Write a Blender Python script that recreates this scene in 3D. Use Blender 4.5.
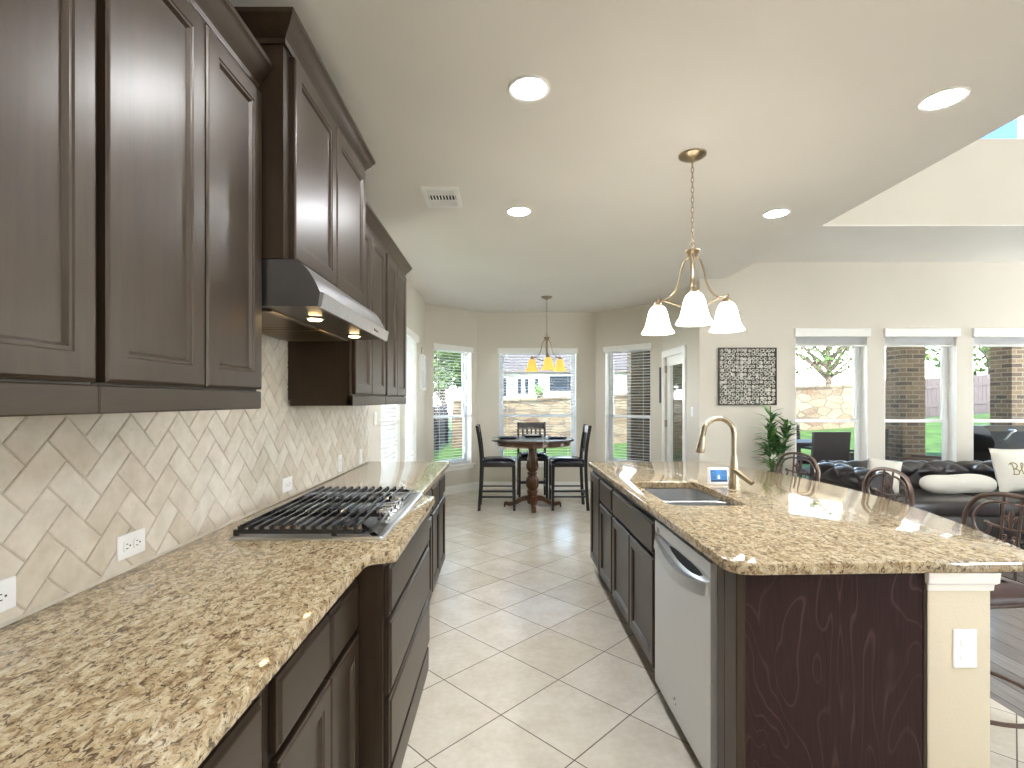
import bpy, bmesh, math, random
from mathutils import Vector, Matrix
PI = math.pi
R = math.radians
random.seed(7)
sc = bpy.context.scene
for o in list(bpy.data.objects):
    bpy.data.objects.remove(o)
C = sc.collection

# ------------------------------------------------------------------ camera, sky, sun, exposure
EYE = 1.42
cam = bpy.data.cameras.new('camera')
cam_o = bpy.data.objects.new('camera', cam)
C.objects.link(cam_o)
cam_o.location = (0, 0, EYE)
cam_o.rotation_euler = (R(90), 0, 0)
cam.sensor_width = 36
cam.sensor_fit = 'HORIZONTAL'
cam.lens = 510 / 1024 * 36
cam.shift_x = 9 / 1024
cam.shift_y = 17 / 1024
cam.clip_start = 0.02
cam.clip_end = 200
sc.camera = cam_o
sc.view_settings.view_transform = 'Standard'
sc.view_settings.look = 'None'
sc.view_settings.gamma = 1
sc.view_settings.use_curve_mapping = False
sc.view_settings.exposure = 2.28
sc.cycles.use_denoising = True
sc.cycles.max_bounces = 9
sc.cycles.diffuse_bounces = 6
sc.cycles.glossy_bounces = 4
sc.cycles.transparent_max_bounces = 12
sc.cycles.caustics_reflective = False
sc.cycles.caustics_refractive = False
sc.cycles.sample_clamp_indirect = 6
LAMP = 72.0          # recessed lamp emission
SKY = 6.5
SUN = 3.0

w = bpy.data.worlds.new('world')
sc.world = w
w.use_nodes = True
nt = w.node_tree
bg = nt.nodes['Background']
tc = nt.nodes.new('ShaderNodeTexCoord')
sx = nt.nodes.new('ShaderNodeSeparateXYZ')
cr = nt.nodes.new('ShaderNodeValToRGB')
cr.color_ramp.elements[0].position = 0.10
cr.color_ramp.elements[0].color = (0.92, 0.96, 1.0, 1)
cr.color_ramp.elements[1].position = 0.33
cr.color_ramp.elements[1].color = (0.018, 0.037, 0.080, 1)
e = cr.color_ramp.elements.new(0.22)
e.color = (0.22, 0.33, 0.45, 1)
nt.links.new(tc.outputs['Generated'], sx.inputs[0])
nt.links.new(sx.outputs['Z'], cr.inputs[0])
nt.links.new(cr.outputs[0], bg.inputs['Color'])
bg.inputs['Strength'].default_value = SKY
sun = bpy.data.lights.new('sun', 'SUN')
sun.energy = SUN
sun.angle = R(1.0)
sun.color = (1.0, 0.95, 0.86)
sun_o = bpy.data.objects.new('sun', sun)
C.objects.link(sun_o)
sun_o.rotation_euler = Vector((0.10, 0.9, -0.95)).to_track_quat('-Z', 'Y').to_euler()

# ------------------------------------------------------------------ materials
def s2l(c):
    return tuple(((v / 255) / 12.92 if v / 255 <= 0.04045 else ((v / 255 + 0.055) / 1.055) ** 2.4) for v in c) + (1,)

class NT:
    def __init__(self, name):
        self.m = bpy.data.materials.new(name)
        self.m.use_nodes = True
        self.t = self.m.node_tree
        self.b = self.t.nodes['Principled BSDF']
        self.out = self.t.nodes['Material Output']
        self._c = None
    def n(self, typ, **kw):
        nd = self.t.nodes.new('ShaderNode' + typ)
        for k, v in kw.items():
            setattr(nd, k, v)
        return nd
    def l(self, a, b):
        self.t.links.new(a, b)
    def co(self, scale=(1, 1, 1), rot=(0, 0, 0), loc=(0, 0, 0)):
        if self._c is None:
            self._c = self.n('TexCoord')
        mp = self.n('Mapping')
        mp.inputs['Scale'].default_value = scale
        mp.inputs['Rotation'].default_value = rot
        mp.inputs['Location'].default_value = loc
        self.l(self._c.outputs['Object'], mp.inputs[0])
        return mp.outputs[0]
    def noise(self, co, scale, detail=3, rough=0.5, dist=0.0):
        nd = self.n('TexNoise')
        nd.inputs['Scale'].default_value = scale
        nd.inputs['Detail'].default_value = detail
        nd.inputs['Roughness'].default_value = rough
        nd.inputs['Distortion'].default_value = dist
        self.l(co, nd.inputs['Vector'])
        return nd.outputs[0]
    def ramp(self, fac, stops, interp='LINEAR'):
        nd = self.n('ValToRGB')
        r = nd.color_ramp
        r.interpolation = interp
        while len(r.elements) < len(stops):
            r.elements.new(0.5)
        for el, (p, c) in zip(r.elements, stops):
            el.position = p
            el.color = c if len(c) == 4 else s2l(c)
        self.l(fac, nd.inputs[0])
        return nd.outputs[0]
    def mix(self, fac, a, b, mode='MIX'):
        nd = self.n('MixRGB', blend_type=mode)
        for s, v in zip(nd.inputs, (fac, a, b)):
            if isinstance(v, (int, float)):
                s.default_value = v
            elif isinstance(v, tuple):
                s.default_value = v if len(v) == 4 else s2l(v)
            else:
                self.l(v, s)
        return nd.outputs[0]
    def math(self, op, a, b=None):
        nd = self.n('Math', operation=op)
        for s, v in zip(nd.inputs, (a, b)):
            if v is None:
                continue
            if isinstance(v, (int, float)):
                s.default_value = v
            else:
                self.l(v, s)
        return nd.outputs[0]
    def bump(self, h, strength=0.2, dist=0.002):
        nd = self.n('Bump')
        nd.inputs['Strength'].default_value = strength
        nd.inputs['Distance'].default_value = dist
        self.l(h, nd.inputs['Height'])
        self.l(nd.outputs[0], self.b.inputs['Normal'])
    def col(self, c):
        if isinstance(c, tuple):
            self.b.inputs['Base Color'].default_value = c if len(c) == 4 else s2l(c)
        else:
            self.l(c, self.b.inputs['Base Color'])
    def set(self, **kw):
        for k, v in kw.items():
            s = self.b.inputs[k.replace('_', ' ')]
            if hasattr(v, 'is_linked'):
                self.l(v, s)
            else:
                s.default_value = v

W1 = (1, 1, 1, 1)
B0 = (0, 0, 0, 1)

def plain(name, c, rough=0.5, metal=0.0, var=0.06, scale=12, bump=0.0, **kw):
    m = NT(name)
    f = m.noise(m.co(), scale, 3)
    lo = tuple(max(0, v * (1 - var)) for v in c)
    hi = tuple(min(255, v * (1 + var)) for v in c)
    m.col(m.ramp(f, [(0.3, lo), (0.7, hi)]))
    m.set(Roughness=rough, Metallic=metal, **kw)
    if bump:
        m.bump(f, bump, 0.001)
    return m.m

def emit(name, c, strength):
    m = NT(name)
    m.col((235, 235, 235))
    m.set(Emission_Color=s2l(c), Emission_Strength=strength, Roughness=0.4)
    return m.m

def make_wood(name, lo, hi, axis='z', rough=0.37, coat=0.2):
    m = NT(name)
    sc_ = {'z': (9, 9, 0.7), 'y': (9, 0.7, 9), 'x': (0.7, 9, 9)}[axis]
    f = m.noise(m.co(sc_), 4, 4, 0.55, 0.6)
    g = m.noise(m.co(tuple(v * 6 for v in sc_)), 6, 2)
    c = m.mix(0.35, m.ramp(f, [(0.3, lo), (0.72, hi)]), m.ramp(g, [(0.3, lo), (0.8, hi)]))
    m.col(c)
    m.set(Roughness=rough, Coat_Weight=coat, Coat_Roughness=0.28, Specular_Tint=(1.0, 0.88, 0.72, 1), Specular_IOR_Level=0.42, Coat_Tint=(0.95, 0.85, 0.74, 1))
    m.bump(g, 0.05, 0.0006)
    return m.m

M = {}
M['cab'] = make_wood('espresso_wood', (30, 22, 15), (54, 41, 30))
M['cab_h'] = make_wood('espresso_wood_level', (30, 22, 15), (54, 41, 30), 'y')
M['void'] = plain('cabinet_gap_dark', (34, 24, 20), 0.6)

def end_panel():
    m = NT('stained_veneer')
    co = m.co((2.6, 2.6, 0.75))
    f = m.noise(co, 1.7, 2.2, 0.5, 0.5)
    k = m.math('FRACT', m.math('MULTIPLY', f, 15.0))
    line = m.ramp(k, [(0.0, B0), (0.40, B0), (0.5, W1), (0.56, B0), (1.0, B0)])
    fine = m.noise(m.co((60, 60, 3)), 3, 2)
    base = m.ramp(fine, [(0.25, (34, 18, 18)), (0.75, (48, 28, 27))])
    blotch = m.ramp(m.noise(m.co((3, 3, 1.5)), 2, 2), [(0.35, B0), (0.7, W1)])
    lf = m.math('MULTIPLY', line, m.math('ADD', m.math('MULTIPLY', blotch, 0.35), 0.12))
    m.col(m.mix(lf, base, (104, 76, 70)))
    m.set(Roughness=0.45, Specular_IOR_Level=0.2)
    return m.m
M['veneer'] = end_panel()

def granite():
    m = NT('tan_granite')
    co = m.co((1, 1, 1))
    stretch = m.co((1.35, 0.8, 1.0), (0, 0, 0.5))
    big = m.noise(co, 7, 3, 0.6)
    mid = m.noise(stretch, 38, 4, 0.65, 0.8)
    fine = m.noise(stretch, 95, 3, 0.6, 0.5)
    fleck = m.noise(m.co((1.3, 0.75, 1), (0, 0, 0.5), (3, 1, 2)), 62, 3, 0.62, 0.9)
    base = m.ramp(mid, [(0.30, (106, 86, 60)), (0.43, (152, 130, 98)), (0.53, (178, 160, 128)), (0.70, (200, 188, 162))])
    base = m.mix(m.ramp(big, [(0.35, B0), (0.7, (90, 90, 90))]), base, (228, 206, 168), 'MULTIPLY')
    grey = m.ramp(fine, [(0.53, B0), (0.62, W1)])
    base = m.mix(m.math('MULTIPLY', grey, 0.5), base, (150, 140, 120))
    dark = m.ramp(fleck, [(0.375, W1), (0.44, B0)])
    base = m.mix(m.math('MULTIPLY', dark, 0.82), base, (66, 51, 37))
    dots = m.ramp(m.noise(co, 170, 2, 0.5), [(0.33, W1), (0.38, B0)])
    base = m.mix(m.math('MULTIPLY', dots, 0.7), base, (70, 56, 42))
    m.col(base)
    m.set(Roughness=0.06, Specular_IOR_Level=0.65)
    return m.m
M['granite'] = granite()

def floor_tile():
    m = NT('cream_floor_tile')
    tcn = m.n('TexCoord')
    sp = m.n('SeparateXYZ')
    m.l(tcn.outputs['Object'], sp.inputs[0])
    d = 0.583
    x = m.math('SUBTRACT', sp.outputs['X'], -0.009)
    y = m.math('SUBTRACT', sp.outputs['Y'], 2.307)
    u = m.math('DIVIDE', m.math('ADD', x, y), d)
    v = m.math('DIVIDE', m.math('SUBTRACT', x, y), d)
    def edge(a):
        f = m.math('FRACT', a)
        return m.math('MINIMUM', f, m.math('SUBTRACT', 1.0, f))
    e_ = m.math('MINIMUM', edge(u), edge(v))
    g = m.ramp(e_, [(0.0045, W1), (0.0085, B0)])
    cb = m.n('CombineXYZ')
    m.l(m.math('FLOOR', u), cb.inputs[0])
    m.l(m.math('FLOOR', v), cb.inputs[1])
    wn = m.n('TexWhiteNoise')
    m.l(cb.outputs[0], wn.inputs['Vector'])
    f = m.noise(m.co(), 5.5, 5, 0.6)
    f2 = m.noise(m.co(), 34, 3)
    c = m.ramp(f, [(0.3, (208, 200, 186)), (0.55, (222, 216, 205)), (0.75, (230, 226, 218))])
    c = m.mix(0.25, c, m.ramp(f2, [(0.3, (196, 184, 160)), (0.7, (230, 222, 205))]))
    tint = m.ramp(wn.outputs[0], [(0, (240, 236, 228)), (1, (255, 255, 255))])
    c = m.mix(0.8, c, tint, 'MULTIPLY')
    m.col(m.mix(g, c, (92, 80, 68)))
    m.set(Roughness=m.ramp(g, [(0, (0.20, 0.20, 0.20, 1)), (1, (0.8, 0.8, 0.8, 1))]))
    m.bump(m.ramp(e_, [(0.0045, B0), (0.014, W1)]), 0.35, 0.002)
    return m.m
M['tile'] = floor_tile()

def wood_floor():
    m = NT('plank_floor')
    tcn = m.n('TexCoord')
    sp = m.n('SeparateXYZ')
    m.l(tcn.outputs['Object'], sp.inputs[0])
    k = m.math('DIVIDE', sp.outputs['X'], 0.14)
    fl = m.math('FLOOR', k)
    wn = m.n('TexWhiteNoise', noise_dimensions='1D')
    m.l(fl, wn.inputs['W'])
    gr = m.noise(m.co((14, 1.2, 14)), 3, 4, 0.6, 0.4)
    c = m.ramp(gr, [(0.25, (118, 110, 108)), (0.75, (146, 137, 134))])
    c = m.mix(0.7, c, m.ramp(wn.outputs[0], [(0, (170, 165, 160)), (1, (255, 255, 255))]), 'MULTIPLY')
    f = m.math('FRACT', k)
    ed = m.math('MINIMUM', f, m.math('SUBTRACT', 1.0, f))
    m.col(m.mix(m.ramp(ed, [(0.012, W1), (0.025, B0)]), c, (30, 24, 22)))
    m.set(Roughness=0.2, Specular_IOR_Level=0.7)
    return m.m
M['plank'] = wood_floor()

def paint(name, c, bump=0.12, sc_=220, rough=0.75):
    m = NT(name)
    f = m.noise(m.co(), sc_, 2)
    g = m.noise(m.co(), 1.5, 2)
    m.col(m.ramp(g, [(0.3, tuple(v * 0.985 for v in c)), (0.7, c)]))
    m.set(Roughness=rough)
    m.bump(f, bump, 0.002)
    return m.m
M['wall'] = paint('beige_wall_paint', (214, 207, 193))
M['ceil'] = paint('ceiling_paint', (233, 229, 221), 0.3, 90)
M['pier'] = paint('cream_pier_paint', (212, 201, 178), 0.35, 120)
M['trim'] = plain('white_trim_paint', (238, 236, 230), 0.35, var=0.01)
M['vinyl'] = plain('white_vinyl', (236, 237, 236), 0.3, var=0.01)
M['plastic'] = plain('white_plastic', (240, 240, 240), 0.3, var=0.01)
M['slot'] = plain('slot_dark', (40, 38, 36), 0.6)
M['grout'] = plain('grout', (206, 198, 184), 0.8)

def travertine():
    m = NT('travertine_tile')
    g = m.n('NewGeometry')
    f = m.noise(m.co(), 16, 5, 0.6)
    f2 = m.noise(m.co((1, 1, 2)), 70, 3)
    c = m.ramp(f, [(0.3, (206, 199, 187)), (0.55, (220, 214, 204)), (0.75, (228, 223, 214))])
    t = m.ramp(g.outputs['Random Per Island'], [(0, (234, 227, 217)), (0.4, (247, 243, 237)), (1, (255, 254, 251))])
    c = m.mix(0.9, c, t, 'MULTIPLY')
    pit = m.ramp(f2, [(0.25, W1), (0.31, B0)])
    c = m.mix(m.math('MULTIPLY', pit, 0.5), c, (150, 134, 112))
    m.col(c)
    m.set(Roughness=0.42)
    m.bump(f2, 0.12, 0.001)
    return m.m
M['trav'] = travertine()

def steel(name, c, rough=0.25, axis=(1, 120, 1)):
    m = NT(name)
    f = m.noise(m.co(axis), 8, 2)
    m.col(m.ramp(f, [(0.3, tuple(v * 0.96 for v in c)), (0.7, c)]))
    m.set(Metallic=1.0, Roughness=rough)
    return m.m
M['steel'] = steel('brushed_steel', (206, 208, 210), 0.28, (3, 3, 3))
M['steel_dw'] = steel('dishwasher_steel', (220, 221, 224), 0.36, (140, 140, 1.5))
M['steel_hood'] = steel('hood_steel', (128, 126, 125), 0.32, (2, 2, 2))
M['chrome'] = steel('bright_steel', (225, 226, 228), 0.12)
M['nickel'] = steel('warm_nickel', (186, 172, 150), 0.27)
M['satin'] = steel('satin_nickel', (170, 152, 126), 0.3)
M['iron'] = plain('black_cast_iron', (17, 18, 22), 0.22, 0.0, Specular_IOR_Level=0.8)
M['wrought'] = plain('bronze_wrought_iron', (104, 86, 78), 0.28, 0.7)
M['burner'] = plain('burner_black', (24, 24, 26), 0.45)
M['black_wood'] = plain('black_lacquer_wood', (22, 19, 20), 0.28, var=0.15)
M['black_seat'] = plain('black_vinyl_seat', (30, 32, 42), 0.25, var=0.1)
M['grey_wood'] = plain('grey_back_rail', (74, 70, 68), 0.35)
M['brown_leather'] = plain('brown_leather', (66, 44, 38), 0.38, var=0.15, bump=0.1)

def leather():
    m = NT('dark_leather')
    f = m.noise(m.co(), 9, 4, 0.6)
    v = m.n('TexVoronoi')
    v.inputs['Scale'].default_value = 160
    m.l(m.co(), v.inputs['Vector'])
    m.col(m.ramp(f, [(0.3, (24, 21, 22)), (0.7, (52, 44, 42))]))
    m.set(Roughness=0.28, Specular_IOR_Level=0.7)
    m.bump(v.outputs[0], 0.12, 0.001)
    return m.m
M['leather'] = leather()
M['linen'] = plain('cream_linen', (226, 221, 210), 0.85, var=0.03, scale=180, bump=0.2)
M['gold'] = plain('olive_gold_ink', (140, 120, 52), 0.6)
M['table_wood'] = make_wood('carved_brown_wood', (44, 24, 15), (96, 60, 38), 'z', 0.28)
M['table_top'] = make_wood('dark_table_top', (50, 36, 32), (84, 62, 54), 'x', 0.14, 0.5)
M['plate_dark'] = plain('charcoal_stoneware', (62, 64, 72), 0.25)
M['plate_white'] = plain('white_stoneware', (232, 232, 232), 0.25, var=0.01)
M['leaf'] = plain('plant_leaf', (62, 112, 54), 0.4, var=0.35, scale=25)
M['leaf_light'] = plain('plant_leaf_light', (110, 150, 78), 0.4, var=0.25, scale=25)
M['stalk'] = plain('plant_stalk', (70, 104, 58), 0.45)
M['flower'] = plain('white_flower', (240, 238, 228), 0.6)
M['vase'] = plain('rose_glass', (196, 172, 158), 0.12, var=0.04, Transmission_Weight=0.5)
M['pewter'] = plain('pewter_rings', (188, 184, 174), 0.4, 0.3, var=0.25, scale=30)
M['pewter_dark'] = plain('pewter_backing', (84, 79, 70), 0.5, 0.4)
M['picture'] = plain('picture_sheet', (206, 206, 204), 0.3)
M['black_frame'] = plain('black_frame', (36, 36, 38), 0.35)
M['lamp'] = emit('recessed_lamp_lens', (244, 248, 255), LAMP)
M['shade_white'] = emit('lit_white_glass', (255, 249, 236), 3.2)
M['shade_amber'] = emit('lit_amber_glass', (255, 190, 88), 0.22)
M['shade_amber'].node_tree.nodes['Principled BSDF'].inputs['Base Color'].default_value = s2l((214, 160, 84))
M['hood_bulb'] = emit('hood_bulb', (255, 214, 150), 7)
M['puck'] = emit('under_cabinet_lamp', (255, 222, 165), 18)

def lcd():
    m = NT('blue_lcd')
    m.col((70, 120, 175))
    m.set(Emission_Color=s2l((84, 140, 196)), Emission_Strength=0.12, Roughness=0.2)
    return m.m
M['lcd'] = lcd()
M['lcd_dark'] = plain('lcd_digits', (26, 48, 84), 0.3)
M['lcd_white'] = plain('lcd_white', (226, 238, 246), 0.3)

def glass():
    m = NT('window_glass')
    tr = m.n('BsdfTransparent')
    tr.inputs['Color'].default_value = (0.97, 0.985, 0.98, 1)
    gl = m.n('BsdfGlossy')
    gl.inputs['Roughness'].default_value = 0.02
    fr = m.n('Fresnel')
    geo = m.n('NewGeometry')
    ior = m.n('Mix')
    ior.inputs['A'].default_value = 1.17
    ior.inputs['B'].default_value = 1 / 1.17
    m.l(geo.outputs['Backfacing'], ior.inputs['Factor'])
    m.l(ior.outputs[0], fr.inputs['IOR'])
    mx = m.n('MixShader')
    m.l(fr.outputs[0], mx.inputs[0])
    m.l(tr.outputs[0], mx.inputs[1])
    m.l(gl.outputs[0], mx.inputs[2])
    m.l(mx.outputs[0], m.out.inputs['Surface'])
    return m.m
M['glass'] = glass()

def slat_mat():
    m = NT('blind_slat_white')
    df = m.n('BsdfDiffuse')
    df.inputs['Color'].default_value = (0.84, 0.84, 0.83, 1)
    tl = m.n('BsdfTranslucent')
    tl.inputs['Color'].default_value = (0.86, 0.86, 0.85, 1)
    mx = m.n('MixShader')
    mx.inputs[0].default_value = 0.06
    m.l(df.outputs[0], mx.inputs[1])
    m.l(tl.outputs[0], mx.inputs[2])
    m.l(mx.outputs[0], m.out.inputs['Surface'])
    return m.m
M['slat'] = slat_mat()

def stone_mat():
    m = NT('ledge_stone')
    co = m.co((1.5, 1.5, 3.1))
    v = m.n('TexVoronoi')
    v.inputs['Scale'].default_value = 1.5
    m.l(co, v.inputs['Vector'])
    ed = m.n('TexVoronoi', feature='DISTANCE_TO_EDGE')
    ed.inputs['Scale'].default_value = 1.5
    m.l(co, ed.inputs['Vector'])
    sp = m.n('SeparateColor')
    m.l(v.outputs['Color'], sp.inputs[0])
    c = m.ramp(sp.outputs[0], [(0.0, (82, 64, 44)), (0.3, (118, 100, 76)), (0.6, (130, 118, 98)), (0.85, (96, 84, 70)), (1, (86, 58, 36))])
    c = m.mix(0.3, c, m.ramp(m.noise(m.co(), 9, 4), [(0.3, (84, 70, 54)), (0.7, (140, 130, 114))]))
    m.col(m.mix(m.ramp(ed.outputs[0], [(0.02, W1), (0.05, B0)]), c, (80, 73, 63)))
    m.set(Roughness=0.9)
    return m.m
M['stone'] = stone_mat()

def brick_mat():
    m = NT('brown_brick')
    tcn = m.n('TexCoord')
    sp = m.n('SeparateXYZ')
    m.l(tcn.outputs['Object'], sp.inputs[0])
    cb = m.n('CombineXYZ')
    m.l(m.math('ADD', sp.outputs['X'], sp.outputs['Y']), cb.inputs[0])
    m.l(sp.outputs['Z'], cb.inputs[1])
    b = m.n('TexBrick')
    b.inputs['Scale'].default_value = 1.0
    b.inputs['Brick Width'].default_value = 0.21
    b.inputs['Row Height'].default_value = 0.075
    b.inputs['Mortar Size'].default_value = 0.009
    b.inputs['Color1'].default_value = s2l((104, 84, 58))
    b.inputs['Color2'].default_value = s2l((54, 40, 30))
    b.inputs['Mortar'].default_value = s2l((112, 104, 88))
    m.l(cb.outputs[0], b.inputs['Vector'])
    m.col(m.mix(0.15, b.outputs[0], m.ramp(m.noise(m.co(), 12, 3), [(0.3, (40, 30, 22)), (0.7, (98, 80, 58))])))
    m.set(Roughness=0.9)
    return m.m
M['brick'] = brick_mat()
M['grass'] = plain('lawn_grass', (66, 94, 36), 0.9, var=0.25, scale=3)
M['concrete'] = plain('patio_concrete', (120, 114, 106), 0.85)
M['fence'] = make_wood('weathered_fence', (66, 59, 60), (90, 82, 84), 'z', 0.8, 0)
M['wicker'] = plain('dark_wicker', (50, 38, 34), 0.5, var=0.3, scale=160, bump=0.4)
M['wicker_brown'] = plain('brown_wicker', (98, 70, 58), 0.55, var=0.25, scale=160, bump=0.4)
M['grill'] = plain('black_grill_enamel', (22, 22, 24), 0.35)
M['bark'] = plain('tree_bark', (96, 82, 70), 0.9, var=0.3)
M['tree_leaf'] = plain('tree_leaves', (74, 92, 46), 0.7, var=0.35, scale=2)
M['siding'] = plain('pale_siding', (188, 186, 182), 0.8, var=0.02)
M['roofing'] = plain('dark_shingles', (92, 86, 84), 0.9, var=0.15)
M['win_dark'] = plain('dark_window_glass', (50, 56, 66), 0.1)
M['soffit'] = plain('porch_ceiling_paint', (196, 188, 176), 0.8)

# ------------------------------------------------------------------ helpers
ORG = {}

def root(name, label, cat, loc=(0, 0, 0), group=None, kind=None):
    o = bpy.data.objects.new(name, None)
    o.empty_display_size = 0.1
    o.location = loc
    C.objects.link(o)
    ORG[o.name] = Vector(loc)
    if label:
        o['label'] = label
    if cat:
        o['category'] = cat
    if group:
        o['group'] = group
    if kind:
        o['kind'] = kind
    return o

def tag(o, label=None, cat=None, group=None, kind=None):
    for k, v in (('label', label), ('category', cat), ('group', group), ('kind', kind)):
        if v:
            o[k] = v
    return o

def obj(name, bm, mat, parent=None, smooth=32, recalc=True, base=None):
    """Link a bmesh (world coordinates) as one mesh object; under a parent its vertices become local to it."""
    if recalc:
        bmesh.ops.recalc_face_normals(bm, faces=bm.faces)
    org = ORG[parent.name] if parent else (Vector(base) if base else Vector((0, 0, 0)))
    if org.length:
        bmesh.ops.translate(bm, verts=bm.verts, vec=-org)
    me = bpy.data.meshes.new(name)
    bm.to_mesh(me)
    bm.free()
    for m in (mat if isinstance(mat, (list, tuple)) else [mat]):
        me.materials.append(M[m] if isinstance(m, str) else m)
    if smooth:
        me.polygons.foreach_set('use_smooth', [True] * len(me.polygons))
        me.set_sharp_from_angle(angle=R(smooth))
    o = bpy.data.objects.new(name, me)
    C.objects.link(o)
    ORG[o.name] = org
    if parent:
        o.parent = parent
    elif org.length:
        o.location = org
    return o

def copy_tree(o, parent=None):
    c = o.copy()
    C.objects.link(c)
    ORG[c.name] = ORG[o.name]
    if parent:
        c.parent = parent
    for ch in list(o.children):
        copy_tree(ch, c)
    return c

def B():
    return bmesh.new()

def box(bm, x0, x1, y0, y1, z0, z1, bev=0.0, fr=None, seg=1):
    x0, x1 = min(x0, x1), max(x0, x1)
    y0, y1 = min(y0, y1), max(y0, y1)
    z0, z1 = min(z0, z1), max(z0, z1)
    pts = [(x0, y0, z0), (x1, y0, z0), (x1, y1, z0), (x0, y1, z0), (x0, y0, z1), (x1, y0, z1), (x1, y1, z1), (x0, y1, z1)]
    vs = [bm.verts.new(fr(*p) if fr else p) for p in pts]
    fs = [bm.faces.new([vs[i] for i in f]) for f in ((0, 3, 2, 1), (4, 5, 6, 7), (0, 1, 5, 4), (1, 2, 6, 5), (2, 3, 7, 6), (3, 0, 4, 7))]
    if bev:
        es = list({e for f in fs for e in f.edges})
        bmesh.ops.bevel(bm, geom=es, offset=bev, segments=seg, profile=0.5, affect='EDGES')
    return fs

def sbox(*a, **k):
    bm = B()
    box(bm, *a, **k)
    return bm

def tube(bm, pts, r, seg=8, closed=False, cap=True):
    pts = [Vector(p) for p in pts]
    n = len(pts)
    rs = r if isinstance(r, (list, tuple)) else [r] * n
    tans = []
    for i in range(n):
        a = pts[(i - 1) % n] if closed or i > 0 else pts[i]
        b = pts[(i + 1) % n] if closed or i < n - 1 else pts[i]
        t = (b - a)
        tans.append(t.normalized() if t.length > 1e-9 else Vector((0, 0, 1)))
    up = Vector((0, 0, 1)) if abs(tans[0].z) < 0.9 else Vector((1, 0, 0))
    u = tans[0].cross(up).normalized()
    rings = []
    for i in range(n):
        t = tans[i]
        u = (u - t * u.dot(t))
        u = u.normalized() if u.length > 1e-6 else t.orthogonal().normalized()
        v = t.cross(u)
        rings.append([bm.verts.new(pts[i] + (u * math.cos(2 * PI * k / seg) + v * math.sin(2 * PI * k / seg)) * rs[i]) for k in range(seg)])
    m = n if closed else n - 1
    for i in range(m):
        a, b = rings[i], rings[(i + 1) % n]
        sh = 0
        if closed and i == n - 1:
            sh = min(range(seg), key=lambda s: (a[0].co - b[s].co).length)
        for k in range(seg):
            bm.faces.new((a[k], a[(k + 1) % seg], b[(k + 1 + sh) % seg], b[(k + sh) % seg]))
    if cap and not closed:
        bm.faces.new(list(reversed(rings[0])))
        bm.faces.new(rings[-1])

def lathe(bm, prof, c=(0, 0, 0), seg=24, mod=None, closed=False):
    rings = []
    for r, z in prof:
        if r < 1e-5:
            rings.append([bm.verts.new((c[0], c[1], c[2] + z))])
        else:
            ring = []
            for k in range(seg):
                a = 2 * PI * k / seg
                rr = r * (mod(a, z) if mod else 1)
                ring.append(bm.verts.new((c[0] + rr * math.cos(a), c[1] + rr * math.sin(a), c[2] + z)))
            rings.append(ring)
    prs = list(zip(rings, rings[1:]))
    if closed:
        prs.append((rings[-1], rings[0]))
    for a, b in prs:
        for k in range(seg):
            k2 = (k + 1) % seg
            if len(a) == 1 and len(b) == 1:
                continue
            if len(a) == 1:
                bm.faces.new((a[0], b[k], b[k2]))
            elif len(b) == 1:
                bm.faces.new((a[k], a[k2], b[0]))
            else:
                bm.faces.new((a[k], a[k2], b[k2], b[k]))
    if not closed:
        for ring in (rings[0], rings[-1]):
            if len(ring) > 1:
                bm.faces.new(ring)

def spline(pts, n=8):
    """Catmull-Rom through points."""
    P = [Vector(p) for p in pts]
    P = [P[0] * 2 - P[1]] + P + [P[-1] * 2 - P[-2]]
    out = []
    for i in range(1, len(P) - 2):
        for k in range(n):
            t = k / n
            a, b, c, d = P[i - 1], P[i], P[i + 1], P[i + 2]
            out.append(0.5 * ((2 * b) + (c - a) * t + (2 * a - 5 * b + 4 * c - d) * t * t + (3 * b - a - 3 * c + d) * t ** 3))
    out.append(P[-2])
    return out

def panel(bm, u0, u1, v0, v1, t, fr, fw=0.052, shaker=True, back=0.0):
    """A door or drawer front in frame fr(u, v, n): bevelled edge; a framed, beaded, recessed centre when shaker."""
    prof = [(0.0, back), (0.0, t - 0.005), (0.004, t - 0.001), (0.007, t)]
    if shaker:
        prof += [(fw, t), (fw + 0.003, t - 0.003), (fw + 0.009, t - 0.003), (fw + 0.016, t - 0.011)]
    loops = []
    for ins, n in prof:
        loops.append([bm.verts.new(fr(u, v, n)) for u, v in ((u0 + ins, v0 + ins), (u1 - ins, v0 + ins), (u1 - ins, v1 - ins), (u0 + ins, v1 - ins))])
    for a, b in zip(loops, loops[1:]):
        for k in range(4):
            bm.faces.new((a[k], a[(k + 1) % 4], b[(k + 1) % 4], b[k]))
    bm.faces.new(loops[-1])
    bm.faces.new(list(reversed(loops[0])))

def drawer_front(bm, u0, u1, v0, v1, t, fr):
    prof = [(0.0, 0.0), (0.0, t - 0.008), (0.010, t - 0.006), (0.013, t - 0.001), (0.016, t)]
    loops = [[bm.verts.new(fr(u, v, n)) for u, v in ((u0 + i, v0 + i), (u1 - i, v0 + i), (u1 - i, v1 - i), (u0 + i, v1 - i))] for i, n in prof]
    for a, b in zip(loops, loops[1:]):
        for k in range(4):
            bm.faces.new((a[k], a[(k + 1) % 4], b[(k + 1) % 4], b[k]))
    bm.faces.new(loops[-1])
    bm.faces.new(list(reversed(loops[0])))

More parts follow.
